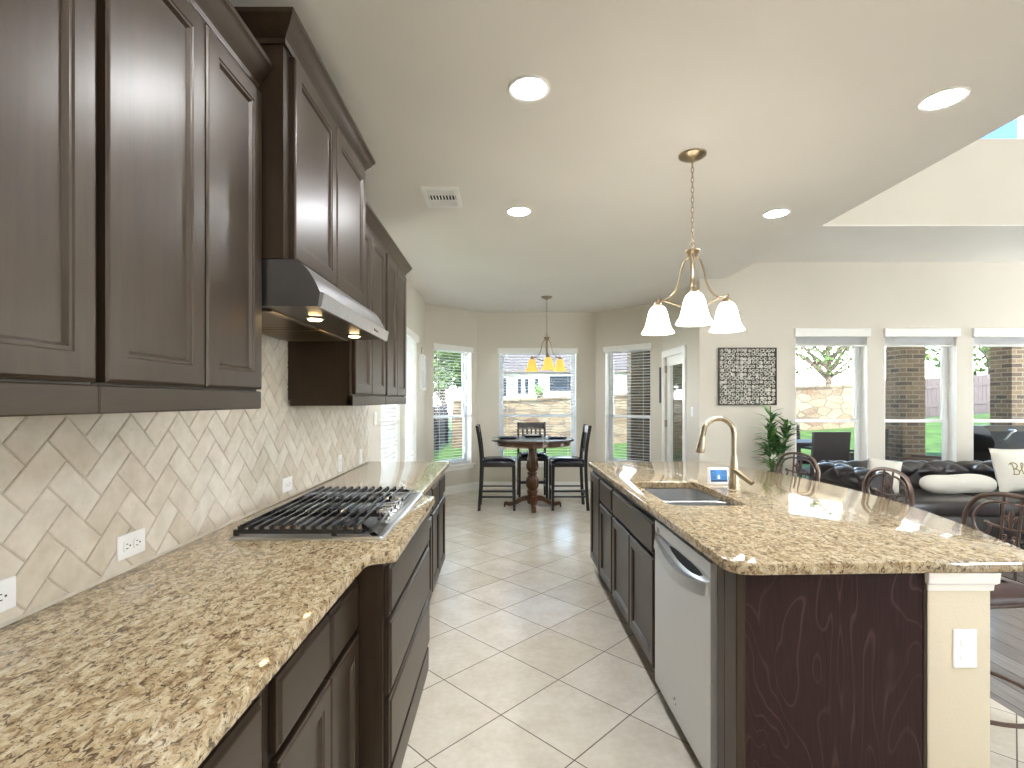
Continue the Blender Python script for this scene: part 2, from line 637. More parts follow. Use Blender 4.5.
def frame_ring(bm, u0, u1, v0, v1, wd, n0, n1, fr, bot=None):
    """Rectangular ring (four mitred sides) between depths n0 and n1."""
    wb = wd if bot is None else bot
    o = [(u0, v0), (u1, v0), (u1, v1), (u0, v1)]
    i = [(u0 + wd, v0 + wb), (u1 - wd, v0 + wb), (u1 - wd, v1 - wd), (u0 + wd, v1 - wd)]
    V = {}
    for nm, pts in (('o', o), ('i', i)):
        for k, p in enumerate(pts):
            for z, n in ((0, n0), (1, n1)):
                V[nm, k, z] = bm.verts.new(fr(p[0], p[1], n))
    for k in range(4):
        j = (k + 1) % 4
        bm.faces.new((V['o', k, 1], V['o', j, 1], V['i', j, 1], V['i', k, 1]))
        bm.faces.new((V['o', k, 0], V['i', k, 0], V['i', j, 0], V['o', j, 0]))
        bm.faces.new((V['o', k, 0], V['o', j, 0], V['o', j, 1], V['o', k, 1]))
        bm.faces.new((V['i', k, 0], V['i', k, 1], V['i', j, 1], V['i', j, 0]))

def frame_of(p0, p1):
    """Local frame of a wall: u along p0 -> p1, v up, n into the room (to the right of the direction of travel)."""
    p0, p1 = Vector(p0), Vector(p1)
    d = (p1 - p0).normalized()
    nr = Vector((d.y, -d.x))
    return lambda u, v, n: Vector((p0.x + d.x * u + nr.x * n, p0.y + d.y * u + nr.y * n, v))

def struct(name, bm, mat, smooth=0, parent=None):
    o = obj(name, bm, mat, parent, smooth)
    if not parent:
        o['kind'] = 'structure'
    return o

def wall(name, p0, p1, z0, z1, holes=(), th=0.16, mat='wall'):
    fr = frame_of(p0, p1)
    L = (Vector(p1) - Vector(p0)).length
    bm = B()
    us = sorted({0, L, *[h[0] for h in holes], *[h[1] for h in holes]})
    for a, b in zip(us, us[1:]):
        mid = (a + b) / 2
        cuts = sorted([(h[2], h[3]) for h in holes if h[0] < mid < h[1]])
        z = z0
        for c0, c1 in cuts:
            if c0 > z + 1e-6:
                box(bm, a, b, z, c0, -th, 0, fr=lambda u, v, n: fr(u, v, n))
            z = c1
        if z1 > z + 1e-6:
            box(bm, a, b, z, z1, -th, 0, fr=lambda u, v, n: fr(u, v, n))
    bmesh.ops.remove_doubles(bm, verts=bm.verts, dist=1e-5)
    seen = {}
    for f in list(bm.faces):
        k = tuple(sorted(v.index if v.index >= 0 else id(v) for v in f.verts))
        k = frozenset(f.verts)
        seen.setdefault(k, []).append(f)
    dead = [f for fs in seen.values() if len(fs) > 1 for f in fs]
    bmesh.ops.delete(bm, geom=dead, context='FACES_ONLY')
    return struct(name, bm, mat)

WZ0, WZ1, WMID = 0.44, 2.26, 1.175     # window opening heights
def window(n, p0, p1, u0, u1, v0=WZ0, v1=WZ1, mid=WMID, sill=True, depth=0.1, single=False):
    """A double-hung window in the wall p0 -> p1: frame, two sashes with panes, sill."""
    fr = frame_of(p0, p1)
    c = fr((u0 + u1) / 2, v0, 0)
    r = root('window_%d' % n, None, None, c, kind='structure')
    bm = B()
    frame_ring(bm, u0, u1, v0, v1, 0.035, -0.155, -depth, fr)
    obj('window_frame', bm, 'vinyl', r, 0)
    bm = B()
    frame_ring(bm, u0 + 0.0005, u1 - 0.0005, v0 + 0.0005, v1 - 0.0005, 0.005, -depth, -0.001, fr)
    obj('jamb_light_liner', bm, 'trim', r, 0)  # added white lining; daylight on the jambs is put into its colour
    if single:
        bm = B(); box(bm, u0 + 0.035, u1 - 0.035, v0 + 0.035, v1 - 0.035, -0.13, -0.126, fr=fr)
        obj('pane', bm, 'glass', r, 0)
    else:
        for (a, b, na, nb) in ((mid - 0.01, v1 - 0.035, -0.148, -0.124), (v0 + 0.035, mid + 0.025, -0.124, -0.102)):
            bm = B()
            frame_ring(bm, u0 + 0.035, u1 - 0.035, a, b, 0.036, na, nb, fr)
            s = obj('sash', bm, 'vinyl', r, 0)
            bm = B()
            box(bm, u0 + 0.068, u1 - 0.068, a + 0.033, b - 0.033, (na + nb) / 2 - 0.002, (na + nb) / 2 + 0.002, fr=fr)
            obj('pane', bm, 'glass', s, 0)
    if sill:
        bm = B()
        box(bm, u0 - 0.05, u1 + 0.05, v0 - 0.025, v0, 0.0, 0.05, fr=fr, bev=0.004)
        box(bm, u0 + 0.002, u1 - 0.002, v0 - 0.02, v0 + 0.002, -0.1, 0.02, fr=fr)
        box(bm, u0 - 0.03, u1 + 0.03, v0 - 0.085, v0 - 0.025, 0.0, 0.014, fr=fr)
        obj('window_sill', bm, 'trim', r, 0)
    return r

def blind(label, p0, p1, u0, u1, v0=WZ0, v1=WZ1, tilt=0.0, raised=None, group=None, val=0.075, n0=-0.045):
    """Slatted blind hanging in a window opening; raised = height of the slat stack's foot when it is drawn up."""
    fr = frame_of(p0, p1)
    r = root('window_blind', label, 'blind', fr((u0 + u1) / 2, v1, 0), group)
    bm = B()
    box(bm, u0 - 0.02, u1 + 0.02, v1 - val, v1 + 0.012, 0.0, 0.035, fr=fr, bev=0.006)
    obj('valance', bm, 'trim', r, 0)
    bm = B()
    a, b = u0 + 0.012, u1 - 0.012
    foot = raised if raised else v0 + 0.03
    if raised:
        k = 24
        zs = [foot + 0.012 + (v1 - val * 0.6 - foot - 0.012) * i / k for i in range(k)]
    else:
        k = int((v1 - 0.04 - foot) / 0.044)
        zs = [foot + 0.03 + 0.044 * i for i in range(k)]
    hw = 0.025
    for z in zs:
        dn, dz = hw * math.cos(tilt), hw * math.sin(tilt)
        q = [(a, z - dz, n0 - dn), (b, z - dz, n0 - dn), (b, z, n0), (a, z, n0), (b, z + dz, n0 + dn), (a, z + dz, n0 + dn)]
        q[2] = (b, z + 0.002, n0); q[3] = (a, z + 0.002, n0)
        top = [bm.verts.new(fr(u, v + 0.0013, n)) for u, v, n in q]
        bot = [bm.verts.new(fr(u, v - 0.0013, n)) for u, v, n in q]
        for f in ((0, 1, 2, 3), (3, 2, 4, 5)):
            bm.faces.new([top[i] for i in f])
            bm.faces.new([bot[i] for i in reversed(f)])
        ring = (0, 1, 2, 4, 5, 3)
        for i in range(6):
            x, y = ring[i], ring[(i + 1) % 6]
            bm.faces.new((top[x], bot[x], bot[y], top[y]))
    obj('slats', bm, 'slat', r, 0, recalc=False)
    bm = B()
    box(bm, a, b, foot - 0.012, foot + 0.008, n0 - 0.024, n0 + 0.024, fr=fr, bev=0.003)
    obj('bottom_rail', bm, 'trim', r, 0)
    for u in (a + 0.12, b - 0.12):
        obj('ladder_cord', sbox(u - 0.002, u + 0.002, foot, v1 - 0.03, n0 + 0.026, n0 + 0.028, fr=fr), 'trim', r, 0)
    if not raised:
        bm = B()
        tube(bm, [fr(a + 0.06, v1 - 0.06, 0.012), fr(a + 0.06, v1 - 0.75, 0.012)], 0.004, 6)
        obj('tilt_wand', bm, 'trim', r)
    return r

# ------------------------------------------------------------------ room shell
CZ = 2.85
XL = -1.13
BL0, BL1 = (XL, 7.40), (-0.42, 8.20)
BR0, BR1 = (1.49, 8.20), (2.31, 7.38)
struct('floor', sbox(XL - 0.2, 2.33, -3.0, 8.4, -0.1, 0.0), 'tile')
struct('floor_living', sbox(2.33, 9.2, -3.0, 6.0, -0.1, 0.0), 'plank')
bm = B()
box(bm, XL - 0.2, 2.6, -3.2, 6.0, CZ, CZ + 0.15)
box(bm, XL - 0.2, 2.5, 6.0, 8.4, CZ, CZ + 0.15)
struct('ceiling', bm, 'ceil')
struct('ceiling_soffit', sbox(2.6, 9.2, 4.752, 6.2, 3.05, 3.062), 'ceil')
struct('ceiling_living', sbox(2.4, 9.2, -3.2, 5.0, 5.6, 5.75), 'ceil')
struct('wall_kitchen_upper', sbox(2.45, 2.6, -3.2, 6.1, CZ + 0.15, 5.6), 'ceil')
LW = [(4.72, 5.60), (5.88, 6.66)]
wall('wall_left', (XL, -3.0), BL0, 0, CZ, [(a + 3, b + 3, WZ0, WZ1) for a, b in LW])
LB = (Vector(BL1) - Vector(BL0)).length
wall('wall_bay_left', BL0, BL1, 0, CZ, [(0.155, 0.945, WZ0, WZ1)])
wall('wall_back', BL1, BR0, 0, CZ, [(0.355, 1.60, WZ0, WZ1)])
wall('wall_bay_right', BR0, BR1, 0, CZ, [(0.18, 0.97, WZ0, WZ1)])
DY0, DY1 = 0.09, 0.88      # door opening along the door wall
wall('wall_door', BR1, (2.31, 6.005), 0, CZ, [(DY0, DY1, 0, 2.05)], th=0.085)
GW = [(3.44, 4.29), (4.49, 5.34), (5.53, 6.38)]
wall('wall_living', (2.312, 6.0), (9.0, 6.0), 0, 3.05, [(a - 2.312, b - 2.312, WZ0 - 0.1, WZ1) for a, b in GW])
wall('wall_living_upper', (2.6, 4.75), (9.0, 4.75), 3.062, 5.6, [(a - 2.6, a + 0.98 - 2.6, 3.86, 5.1) for a in (4.0, 5.13, 6.26)])
RWN_FILL = [(0.8, 2.3)]  # unseen opening added in the right wall to let in fill daylight
wall('wall_right', (9.0, 6.0), (9.0, -3.0), 0, 5.6, [(a, b, 0.5, 2.2) for a, b in RWN_FILL])
wall('wall_rear', (9.0, -3.0), (XL, -3.0), 0, 5.6, [(1.0, 3.0, 0.5, 2.4)])  # rear opening is added, out of view, to bring in daylight

n = 0
for a, b in LW:
    n += 1
    window(n, (XL, -3.0), BL0, a + 3, b + 3)
window(3, BL0, BL1, 0.155, 0.945)
window(4, BL1, BR0, 0.355, 1.60)
window(5, BR0, BR1, 0.18, 0.97)
for k, (a, b) in enumerate(GW):
    window(6 + k, (2.31, 6.0), (9.0, 6.0), a - 2.31, b - 2.31, WZ0 - 0.1, WZ1, depth=0.115)
for k, a in enumerate((4.0, 5.13, 6.26)):
    window(9 + k, (2.6, 4.75), (9.0, 4.75), a - 2.6, a + 0.98 - 2.6, 3.86, 5.1, single=True, sill=False)
for k, (a, b) in enumerate(RWN_FILL):
    window(12 + k, (9.0, 6.0), (9.0, -3.0), a, b, 0.5, 2.2, single=True, sill=False)  # added window out of view, there for the daylight it admits
window(13, (9.0, -3.0), (XL, -3.0), 1.0, 3.0, 0.5, 2.4, single=True, sill=False)  # added window behind the camera, unseen, for extra daylight

blind('closed white slatted blind on the side wall, nearer the wall cabinets', (XL, -3), BL0, LW[0][0] + 3, LW[0][1] + 3, tilt=R(66), group='blinds on the side wall')
blind('closed white slatted blind on the side wall, nearer the small framed picture', (XL, -3), BL0, LW[1][0] + 3, LW[1][1] + 3, tilt=R(66), group='blinds on the side wall')
blind('open slatted blind on the narrow bay window showing a tree and wooden fence', BL0, BL1, 0.155, 0.945, tilt=R(4))
blind('open slatted blind on the wide window behind the dining table', BL1, BR0, 0.355, 1.60, tilt=R(4))
blind('open slatted blind on the bay window beside the glazed door', BR0, BR1, 0.18, 0.97, tilt=R(4))
for (a, b), t in zip(GW, ('raised white blind of the living room window nearest the metal ring art', 'raised white blind of the middle living room window, brick column outside', 'raised white blind of the window above the square lettered pillow')):
    blind(t, (2.31, 6.0), (9.0, 6.0), a - 2.31, b - 2.31, raised=2.075, val=0.09)

# door with a glazed panel
fr = frame_of(BR1, (2.31, 6.0))
d = root('door_1', None, None, fr((DY0 + DY1) / 2, 0, 0), kind='structure')
bm = B()
for (u0, u1, v0, v1) in ((DY0 - 0.07, DY0 + 0.012, 0, 2.05), (DY1 - 0.012, DY1 + 0.075, 0, 2.05), (DY0 - 0.07, DY1 + 0.075, 2.038, 2.13)):
    box(bm, u0, u1, v0, v1, 0.0, 0.022, fr=fr, bev=0.004)
obj('door_casing', bm, 'trim', d, 0)
bm = B()
frame_ring(bm, DY0, DY1, 0.01, 2.05, 0.13, -0.075, -0.03, fr, bot=0.27)
frame_ring(bm, DY0 + 0.115, DY1 - 0.115, 0.265, 1.935, 0.024, -0.03, -0.025, fr)
slab = obj('door_slab', bm, 'trim', d, 0)
obj('pane', sbox(DY0 + 0.125, DY1 - 0.125, 0.275, 1.925, -0.039, -0.035, fr=fr), 'glass', slab, 0)
bm = B()
for i in range(18):
    z = 1.28 + i * 0.025
    box(bm, DY0 + 0.15, DY1 - 0.15, z, z + 0.0015, -0.046, -0.0415, fr=fr)
obj('slats', bm, 'slat', slab, 0)
bm = B()
cxy = fr(DY1 - 0.06, 0.955, -0.03)
lathe(bm, [(0.03, 0), (0.03, 0.006), (0.012, 0.012), (0.012, 0.04), (0.024, 0.05), (0.027, 0.062), (0.018, 0.075), (0, 0.078)], (0, 0, 0), 16)
bmesh.ops.transform(bm, matrix=Matrix.Translation(cxy) @ Matrix.Rotation(R(-90), 4, 'Y'), verts=bm.verts)
obj('door_knob', bm, 'satin', slab)
bm = B()
lathe(bm, [(0.028, 0), (0.028, 0.012), (0.012, 0.016), (0.012, 0.022), (0, 0.024)], (0, 0, 0), 16)
bmesh.ops.transform(bm, matrix=Matrix.Translation(fr(DY1 - 0.06, 1.085, -0.03)) @ Matrix.Rotation(R(-90), 4, 'Y'), verts=bm.verts)
obj('deadbolt', bm, 'satin', slab)
bm = B()
for z in (0.25, 1.05, 1.82):
    box(bm, DY0 + 0.004, DY0 + 0.014, z, z + 0.1, -0.03, 0.004, fr=fr)
obj('door_hinge', bm, 'satin', d, 0)

def baseboard(name, p0, p1, a=0.0, b=None):
    f = frame_of(p0, p1)
    L = (Vector(p1) - Vector(p0)).length
    bm = B()
    b = L if b is None else b
    box(bm, a, b, 0.0, 0.105, 0.0, 0.014, fr=f, bev=0.003)
    box(bm, a, b, 0.105, 0.125, 0.0, 0.008, fr=f)
    struct(name, bm, 'trim')
baseboard('baseboard_left', (XL, -3), BL0, 7.3)
baseboard('baseboard_bay_left', BL0, BL1)
baseboard('baseboard_back', BL1, BR0)
baseboard('baseboard_bay_right', BR0, BR1)
baseboard('baseboard_door', BR1, (2.31, 6.0), DY1 + 0.075)
baseboard('baseboard_living', (2.31, 6.0), (9.0, 6.0))
# ------------------------------------------------------------------ left run: cabinets, worktop, splashback
def fl(X):                       # frame on a face X = const looking +X: u = y, v = z, n = outwards
    return lambda u, v, n: Vector((X + n, u, v))
def fi(X):                       # island face looking -X
    return lambda u, v, n: Vector((X - n, u, v))

def crown(bm, y0, y1, xf, xb, zt, h=0.085, out=0.05, near=True, far=True):
    """Stepped crown moulding around the front and ends of a wall cabinet."""
    prof = [(0.0, -h), (0.006, -h), (0.008, -h + 0.016), (0.018, -h + 0.03), (0.034, -h + 0.048), (0.04, -h + 0.06), (out - 0.004, -h + 0.066), (out, -h + 0.07), (out, 0.0), (0.0, 0.0)]
    loops = []
    for o_, z in prof:
        a = y0 - (o_ if near else 0)
        b = y1 + (o_ if far else 0)
        loops.append([bm.verts.new(p) for p in ((xb, a, zt + z), (xf + o_, a, zt + z), (xf + o_, b, zt + z), (xb, b, zt + z))])
    for p, q in zip(loops, loops[1:]):
        for k in range(3):
            bm.faces.new((p[k], p[k + 1], q[k + 1], q[k]))
    bm.faces.new(loops[-1])

def wall_cab(label, y0, y1, z0, z1, xf, doors, ztop, rail=True, near=True, far=True, dz0=None, ch=0.085):
    r = root('wall_cabinet', label, 'cabinet', ((XL + xf) / 2, (y0 + y1) / 2, z0))
    obj('carcass', sbox(XL + 0.002, xf, y0, y1, z0 + (0.03 if rail else 0), z1 - 0.002), 'cab', r, 0)
    f = fl(xf)
    for a, b in doors:
        bm = B()
        panel(bm, a, b, (dz0 if dz0 else z0 + 0.062), z1 - 0.055, 0.022, f)
        obj('door', bm, 'cab', r, 0)
    bm = B()
    crown(bm, y0, y1, xf + 0.002, XL + 0.003, ztop, h=ch, near=near, far=far)
    obj('crown_moulding', bm, 'cab_h', r, 25)
    if rail:
        bm = B()
        box(bm, XL + 0.02, xf + 0.012, y0, y1, z0, z0 + 0.03)
        box(bm, xf - 0.02, xf + 0.016, y0, y1, z0, z0 + 0.056, bev=0.003)
        obj('light_rail', bm, 'cab_h', r, 0)
    return r

XU = -0.80
wall_cab('tall dark wall cabinet cut off by the frame, over the nearest wall outlet', 0.28, 0.990, 1.395, 2.47, XU, [(0.30, 0.64), (0.65, 0.979)], 2.515, near=False, far=False)
wall_cab('dark two door wall cabinet against the near side of the hood cabinet', 0.992, 1.655, 1.395, 2.47, XU, [(1.004, 1.336), (1.345, 1.65)], 2.515, near=False, far=False)
wall_cab('taller deeper dark wall cabinet carrying the steel range hood', 1.66, 2.60, 1.885, 2.625, -0.715, [(1.705, 2.128), (2.136, 2.575)], 2.665, rail=False, dz0=1.895)
wall_cab('dark wall cabinet beyond the range hood, its red-brown side showing', 2.66, 3.405, 1.395, 2.47, XU, [(2.70, 3.03), (3.038, 3.385)], 2.515, near=False, far=False)
wall_cab('farthest dark wall cabinet in the row, next to the side wall blinds', 3.41, 4.14, 1.395, 2.47, XU, [(3.435, 3.75), (3.758, 4.115)], 2.515, near=False)
obj_fill = None

# under-cabinet lamps
for k, y in enumerate((2.85, 3.35, 3.9)):
    r = root('under_cabinet_lamp', ('small round lamp under the cabinet next to the hood', 'small round lamp where the two far wall cabinets meet', 'small round lamp under the farthest wall cabinet')[k], 'lamp', (-1.0, y, 1.424), 'lamps under the far wall cabinets')
    bm = B(); lathe(bm, [(0.033, 0), (0.033, -0.008), (0.027, -0.010)], (-1.0, y, 1.4245), 16); obj('rim', bm, 'steel', r)
    bm = B(); lathe(bm, [(0.026, 0), (0.024, -0.003)], (-1.0, y, 1.4143), 16); obj('lens', bm, 'puck', r)

# range hood
hr = root('range_hood', 'stainless steel range hood under the tall wall cabinet', 'range hood', (-0.87, 2.13, 1.73))
prof = [(XL + 0.012, 1.73), (-0.605, 1.73), (-0.597, 1.775)]
for k in range(1, 9):
    a = k / 8
    prof.append((-0.597 - 0.098 * a - 0.0 * a, 1.775 + 0.108 * (1 - (1 - a) ** 2.2)))
prof += [(XL + 0.012, 1.883)]
bm = B()
y0, y1 = 1.665, 2.598
def prism(bm, prof, y0, y1):
    a = [bm.verts.new((x, y0, z)) for x, z in prof]
    b = [bm.verts.new((x, y1, z)) for x, z in prof]
    n_ = len(prof)
    for k in range(n_):
        bm.faces.new((a[k], a[(k + 1) % n_], b[(k + 1) % n_], b[k]))
    bm.faces.new(list(reversed(a)))
    bm.faces.new(b)
prism(bm, prof, y0, y1)
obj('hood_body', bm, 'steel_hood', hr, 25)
bm = B()
prism(bm, [(-0.604, 1.724), (-0.592, 1.724), (-0.583, 1.772), (-0.596, 1.777)], y0 - 0.004, y1 + 0.004)
lip = obj('front_lip', bm, 'steel', hr, 0)
bm = B()
box(bm, -0.5895, -0.5865, 2.33, 2.40, 1.742, 1.748); box(bm, -0.5895, -0.5865, 2.325, 2.345, 1.742, 1.756)
obj('badge', bm, 'burner', lip, 0)
bm = B()
for k in range(2):
    a = 1.72 + k * 0.44
    frame_ring(bm, a, a + 0.41, -1.08, -0.78, 0.02, -0.006, 0.0, lambda u, v, n_: Vector((v, u, 1.727 + n_)))
    for q in range(18):
        u = a + 0.025 + q * 0.0205
        box(bm, -1.062, -0.798, u, u + 0.010, 1.7235, 1.7275)
obj('grease_filter', bm, 'satin', hr, 0)
for y in (1.90, 2.40):
    bm = B(); lathe(bm, [(0.032, 0), (0.036, -0.004), (0.028, -0.007)], (-0.70, y, 1.7305), 16)
    k_ = obj('lamp_rim', bm, 'chrome', hr)
    bm = B(); lathe(bm, [(0.026, 0), (0.022, -0.004)], (-0.70, y, 1.7235), 16)
    obj('bulb', bm, 'hood_bulb', k_)

# base cabinets of the left run
def base_cab(label, y0, y1, xf, fronts, x_back=XL + 0.002, toe=0.10, sgn=1, f=None, top=0.872, toe_in=0.06, hollow=False):
    """fronts: list of ('door'|'drawer', y0, y1, z0, z1)."""
    r = root('base_cabinet', label, 'cabinet', ((x_back + xf) / 2, (y0 + y1) / 2, 0.001))
    bm = B()
    if hollow:
        box(bm, x_back, xf, y0, y1, toe, toe + 0.02)
        box(bm, x_back, xf, y0, y0 + 0.018, toe + 0.02, top)
        box(bm, x_back, xf, y1 - 0.018, y1, toe + 0.02, top)
        box(bm, xf, xf - sgn * 0.018, y0 + 0.018, y1 - 0.018, toe + 0.02, top)
        box(bm, x_back, x_back + sgn * 0.018, y0 + 0.018, y1 - 0.018, toe + 0.02, top)
    else:
        box(bm, x_back, xf, y0, y1, toe, top)
    obj('carcass', bm, 'void', r, 0)
    if toe:
        obj('toe_kick', sbox(x_back, xf - sgn * toe_in, y0, y1, 0.001, toe), 'cab', r, 0)
    f = f or fl(xf)
    bm = B()
    frame_ring(bm, y0, y1, toe, top, 0.022, 0.0, 0.002, f)
    obj('face_frame', bm, 'cab', r, 0)
    for kind, a, b, za, zb in fronts:
        bm = B()
        if kind == 'door':
            panel(bm, a, b, za, zb, 0.022, lambda u, v, n_: f(u, v, n_ + 0.002))
            obj('door', bm, 'cab', r, 0)
        else:
            drawer_front(bm, a, b, za, zb, 0.022, lambda u, v, n_: f(u, v, n_ + 0.002))
            obj('drawer', bm, 'cab_h', r, 0)
    return r

XB = -0.498
DR, DD = (0.672, 0.832), (0.125, 0.652)
base_cab('nearest dark base cabinet, only a drawer corner showing under the worktop', 0.36, 1.05, XB, [('drawer', 0.385, 0.695, *DR), ('drawer', 0.705, 1.015, *DR), ('door', 0.385, 0.695, *DD), ('door', 0.705, 1.015, *DD)])
base_cab('dark base cabinet with two drawers over two doors before the cooktop', 1.052, 1.70, XB, [('drawer', 1.082, 1.408, *DR), ('drawer', 1.414, 1.685, *DR), ('door', 1.082, 1.408, *DD), ('door', 1.414, 1.685, *DD)])
XD = -0.405
r = base_cab('deep dark drawer cabinet standing forward below the gas cooktop', 1.702, 2.70, XD, [('drawer', 1.735, 2.66, 0.685, 0.858), ('drawer', 1.735, 2.66, 0.42, 0.672), ('drawer', 1.735, 2.66, 0.165, 0.405)], toe=0.0)
f = fl(XD)
bm = B()
box(bm, 1.702, 2.70, 0.001, 0.12, 0.0, 0.012, fr=f, bev=0.003)
obj('plinth', bm, 'cab_h', r, 0)
obj('side_panel', sbox(XL + 0.64, XD + 0.002, 1.7005, 1.702, 0.001, 0.872), 'cab', r, 0)
base_cab('dark base cabinet directly beyond the deep drawers', 2.702, 3.43, XB, [('drawer', 2.725, 3.06, *DR), ('drawer', 3.07, 3.41, *DR), ('door', 2.725, 3.06, *DD), ('door', 3.07, 3.41, *DD)])
base_cab('last dark base cabinet of the wall run, facing the dining nook', 3.432, 4.22, XB, [('drawer', 3.455, 3.82, *DR), ('drawer', 3.83, 4.195, *DR), ('door', 3.455, 3.82, *DD), ('door', 3.83, 4.195, *DD)])

def fillet(pts, rads, n=6):
    """Round the corners of a closed outline; rads per vertex."""
    out = []
    N = len(pts)
    for i in range(N):
        p = Vector(pts[i]); a = Vector(pts[i - 1]); b = Vector(pts[(i + 1) % N])
        r_ = rads[i]
        if r_ <= 0:
            out.append(p)
            continue
        da = (a - p).normalized(); db = (b - p).normalized()
        half = da.angle(db) / 2
        t = r_ / math.tan(half)
        s, e_ = p + da * t, p + db * t
        for k in range(n + 1):
            q = k / n
            out.append((1 - q) ** 2 * s + 2 * q * (1 - q) * p + q * q * e_)
    return out

def offset(loop, dist):
    """Inward offset of a counter-clockwise loop."""
    out = []
    N = len(loop)
    for i in range(N):
        a, p, b = loop[i - 1], loop[i], loop[(i + 1) % N]
        d1 = (p - a).normalized(); d2 = (b - p).normalized()
        n1 = Vector((-d1.y, d1.x)); n2 = Vector((-d2.y, d2.x))
        m_ = n1 + n2
        m_ = m_.normalized() if m_.length > 1e-6 else n1
        out.append(p + m_ * dist / max(0.4, m_.dot(n1)))
    return out

def slab_mesh(loop, z0, z1, rnd=0.008, hole=None):
    bm = B()
    def ring(L, z):
        return [bm.verts.new((p.x, p.y, z)) for p in L]
    steps = [(rnd, z0), (rnd * 0.3, z0 + rnd * 0.3), (0, z0 + rnd), (0, z1 - rnd), (rnd * 0.3, z1 - rnd * 0.3), (rnd, z1)]
    rings = [ring(offset(loop, o_), z) for o_, z in steps]
    def skin(a, b):
        for k in range(len(a)):
            j = (k + 1) % len(a)
            bm.faces.new((a[k], a[j], b[j], b[k]))
    for a, b in zip(rings, rings[1:]):
        skin(a, b)
    top, bot = rings[-1], rings[0]
    ht = hb = None
    if hole:
        ht, hm, hb = ring(offset(hole, -0.004), z1), ring(hole, z1 - 0.004), ring(hole, z0)
        skin(ht, hm); skin(hm, hb)
    for outer, inner in ((top, ht), (bot, hb)):
        es = []
        for L in (outer, inner):
            if L:
                for k in range(len(L)):
                    es.append(bm.edges.get((L[k], L[(k + 1) % len(L)])))
        bmesh.ops.triangle_fill(bm, use_beauty=True, edges=es)
    return bm

pts = [(XL + 0.002, 0.28), (-0.45, 0.28), (-0.45, 1.685), (-0.36, 1.715), (-0.36, 2.715), (-0.445, 2.76), (-0.445, 4.28), (XL + 0.002, 4.28)]
loop = fillet(pts, [0, 0, 0.05, 0.02, 0.02, 0.03, 0.02, 0])
wt = obj('worktop', slab_mesh(loop, 0.874, 0.914), 'granite', None, 40)
tag(wt, 'long tan granite worktop along the tiled wall, carrying the cooktop', 'worktop')

# splashback
sb = root('backsplash', 'herringbone travertine backsplash above the wall worktop', 'backsplash', (XL, 2.2, 0.914))
bm = B()
box(bm, XL + 0.0005, XL + 0.006, 0.28, 4.26, 0.9145, 1.3945)
box(bm, XL + 0.0005, XL + 0.006, 1.66, 2.655, 1.3945, 1.882)
obj('grout', bm, 'grout', sb, 0)
def tiles(rects):
    allbm = B()
    W_ = 0.08
    G_ = 0.0022
    c45 = math.cos(PI / 4)
    for (ya, yb, za, zb) in rects:
        bm = B()
        for i in range(-40, 90):
            for m_ in range(-30, 40):
                for hv in (0, 1):
                    if hv == 0:
                        a0, b0, a1, b1 = i + 4 * m_, i, i + 4 * m_ + 2, i + 1
                    else:
                        a0, b0, a1, b1 = i + 4 * m_, i + 1, i + 4 * m_ + 1, i + 3
                    ca, cb_ = (a0 + a1) / 2 * W_, (b0 + b1) / 2 * W_
                    yy = (ca - cb_) * c45 + 0.518; zz = (ca + cb_) * c45 + 0.023
                    if not (ya - 0.13 < yy < yb + 0.13 and za - 0.13 < zz < zb + 0.13):
                        continue
                    def q(ins, x):
                        co = []
                        for (A, Bq) in ((a0 * W_ + ins, b0 * W_ + ins), (a1 * W_ - ins, b0 * W_ + ins), (a1 * W_ - ins, b1 * W_ - ins), (a0 * W_ + ins, b1 * W_ - ins)):
                            co.append(bm.verts.new((XL + x, (A - Bq) * c45 + 0.518, (A + Bq) * c45 + 0.023)))
                        return co
                    p_ = q(G_ * 0.7, 0.005); s_ = q(G_ * 0.8, 0.0085); t_ = q(G_ + 0.0025, 0.0105)
                    for A, Bq in ((p_, s_), (s_, t_)):
                        for k in range(4):
                            bm.faces.new((A[k], A[(k + 1) % 4], Bq[(k + 1) % 4], Bq[k]))
                    bm.faces.new(t_)
        for co, no in (((0, ya, 0), (0, -1, 0)), ((0, yb, 0), (0, 1, 0)), ((0, 0, za), (0, 0, -1)), ((0, 0, zb), (0, 0, 1))):
            bmesh.ops.bisect_plane(bm, geom=list(bm.verts) + list(bm.edges) + list(bm.faces), plane_co=co, plane_no=no, clear_outer=True)
        me = bpy.data.meshes.new('tmp')
        bm.to_mesh(me); bm.free()
        allbm.from_mesh(me)
        bpy.data.meshes.remove(me)
    return allbm
obj('tiles', tiles([(0.28, 4.255, 0.922, 1.3935), (1.66, 2.655, 1.3955, 1.882)]), 'trav', sb, 0)
obj('caulk_strip', sbox(XL + 0.006, XL + 0.013, 0.28, 4.258, 0.9145, 0.923), 'grout', sb, 0)

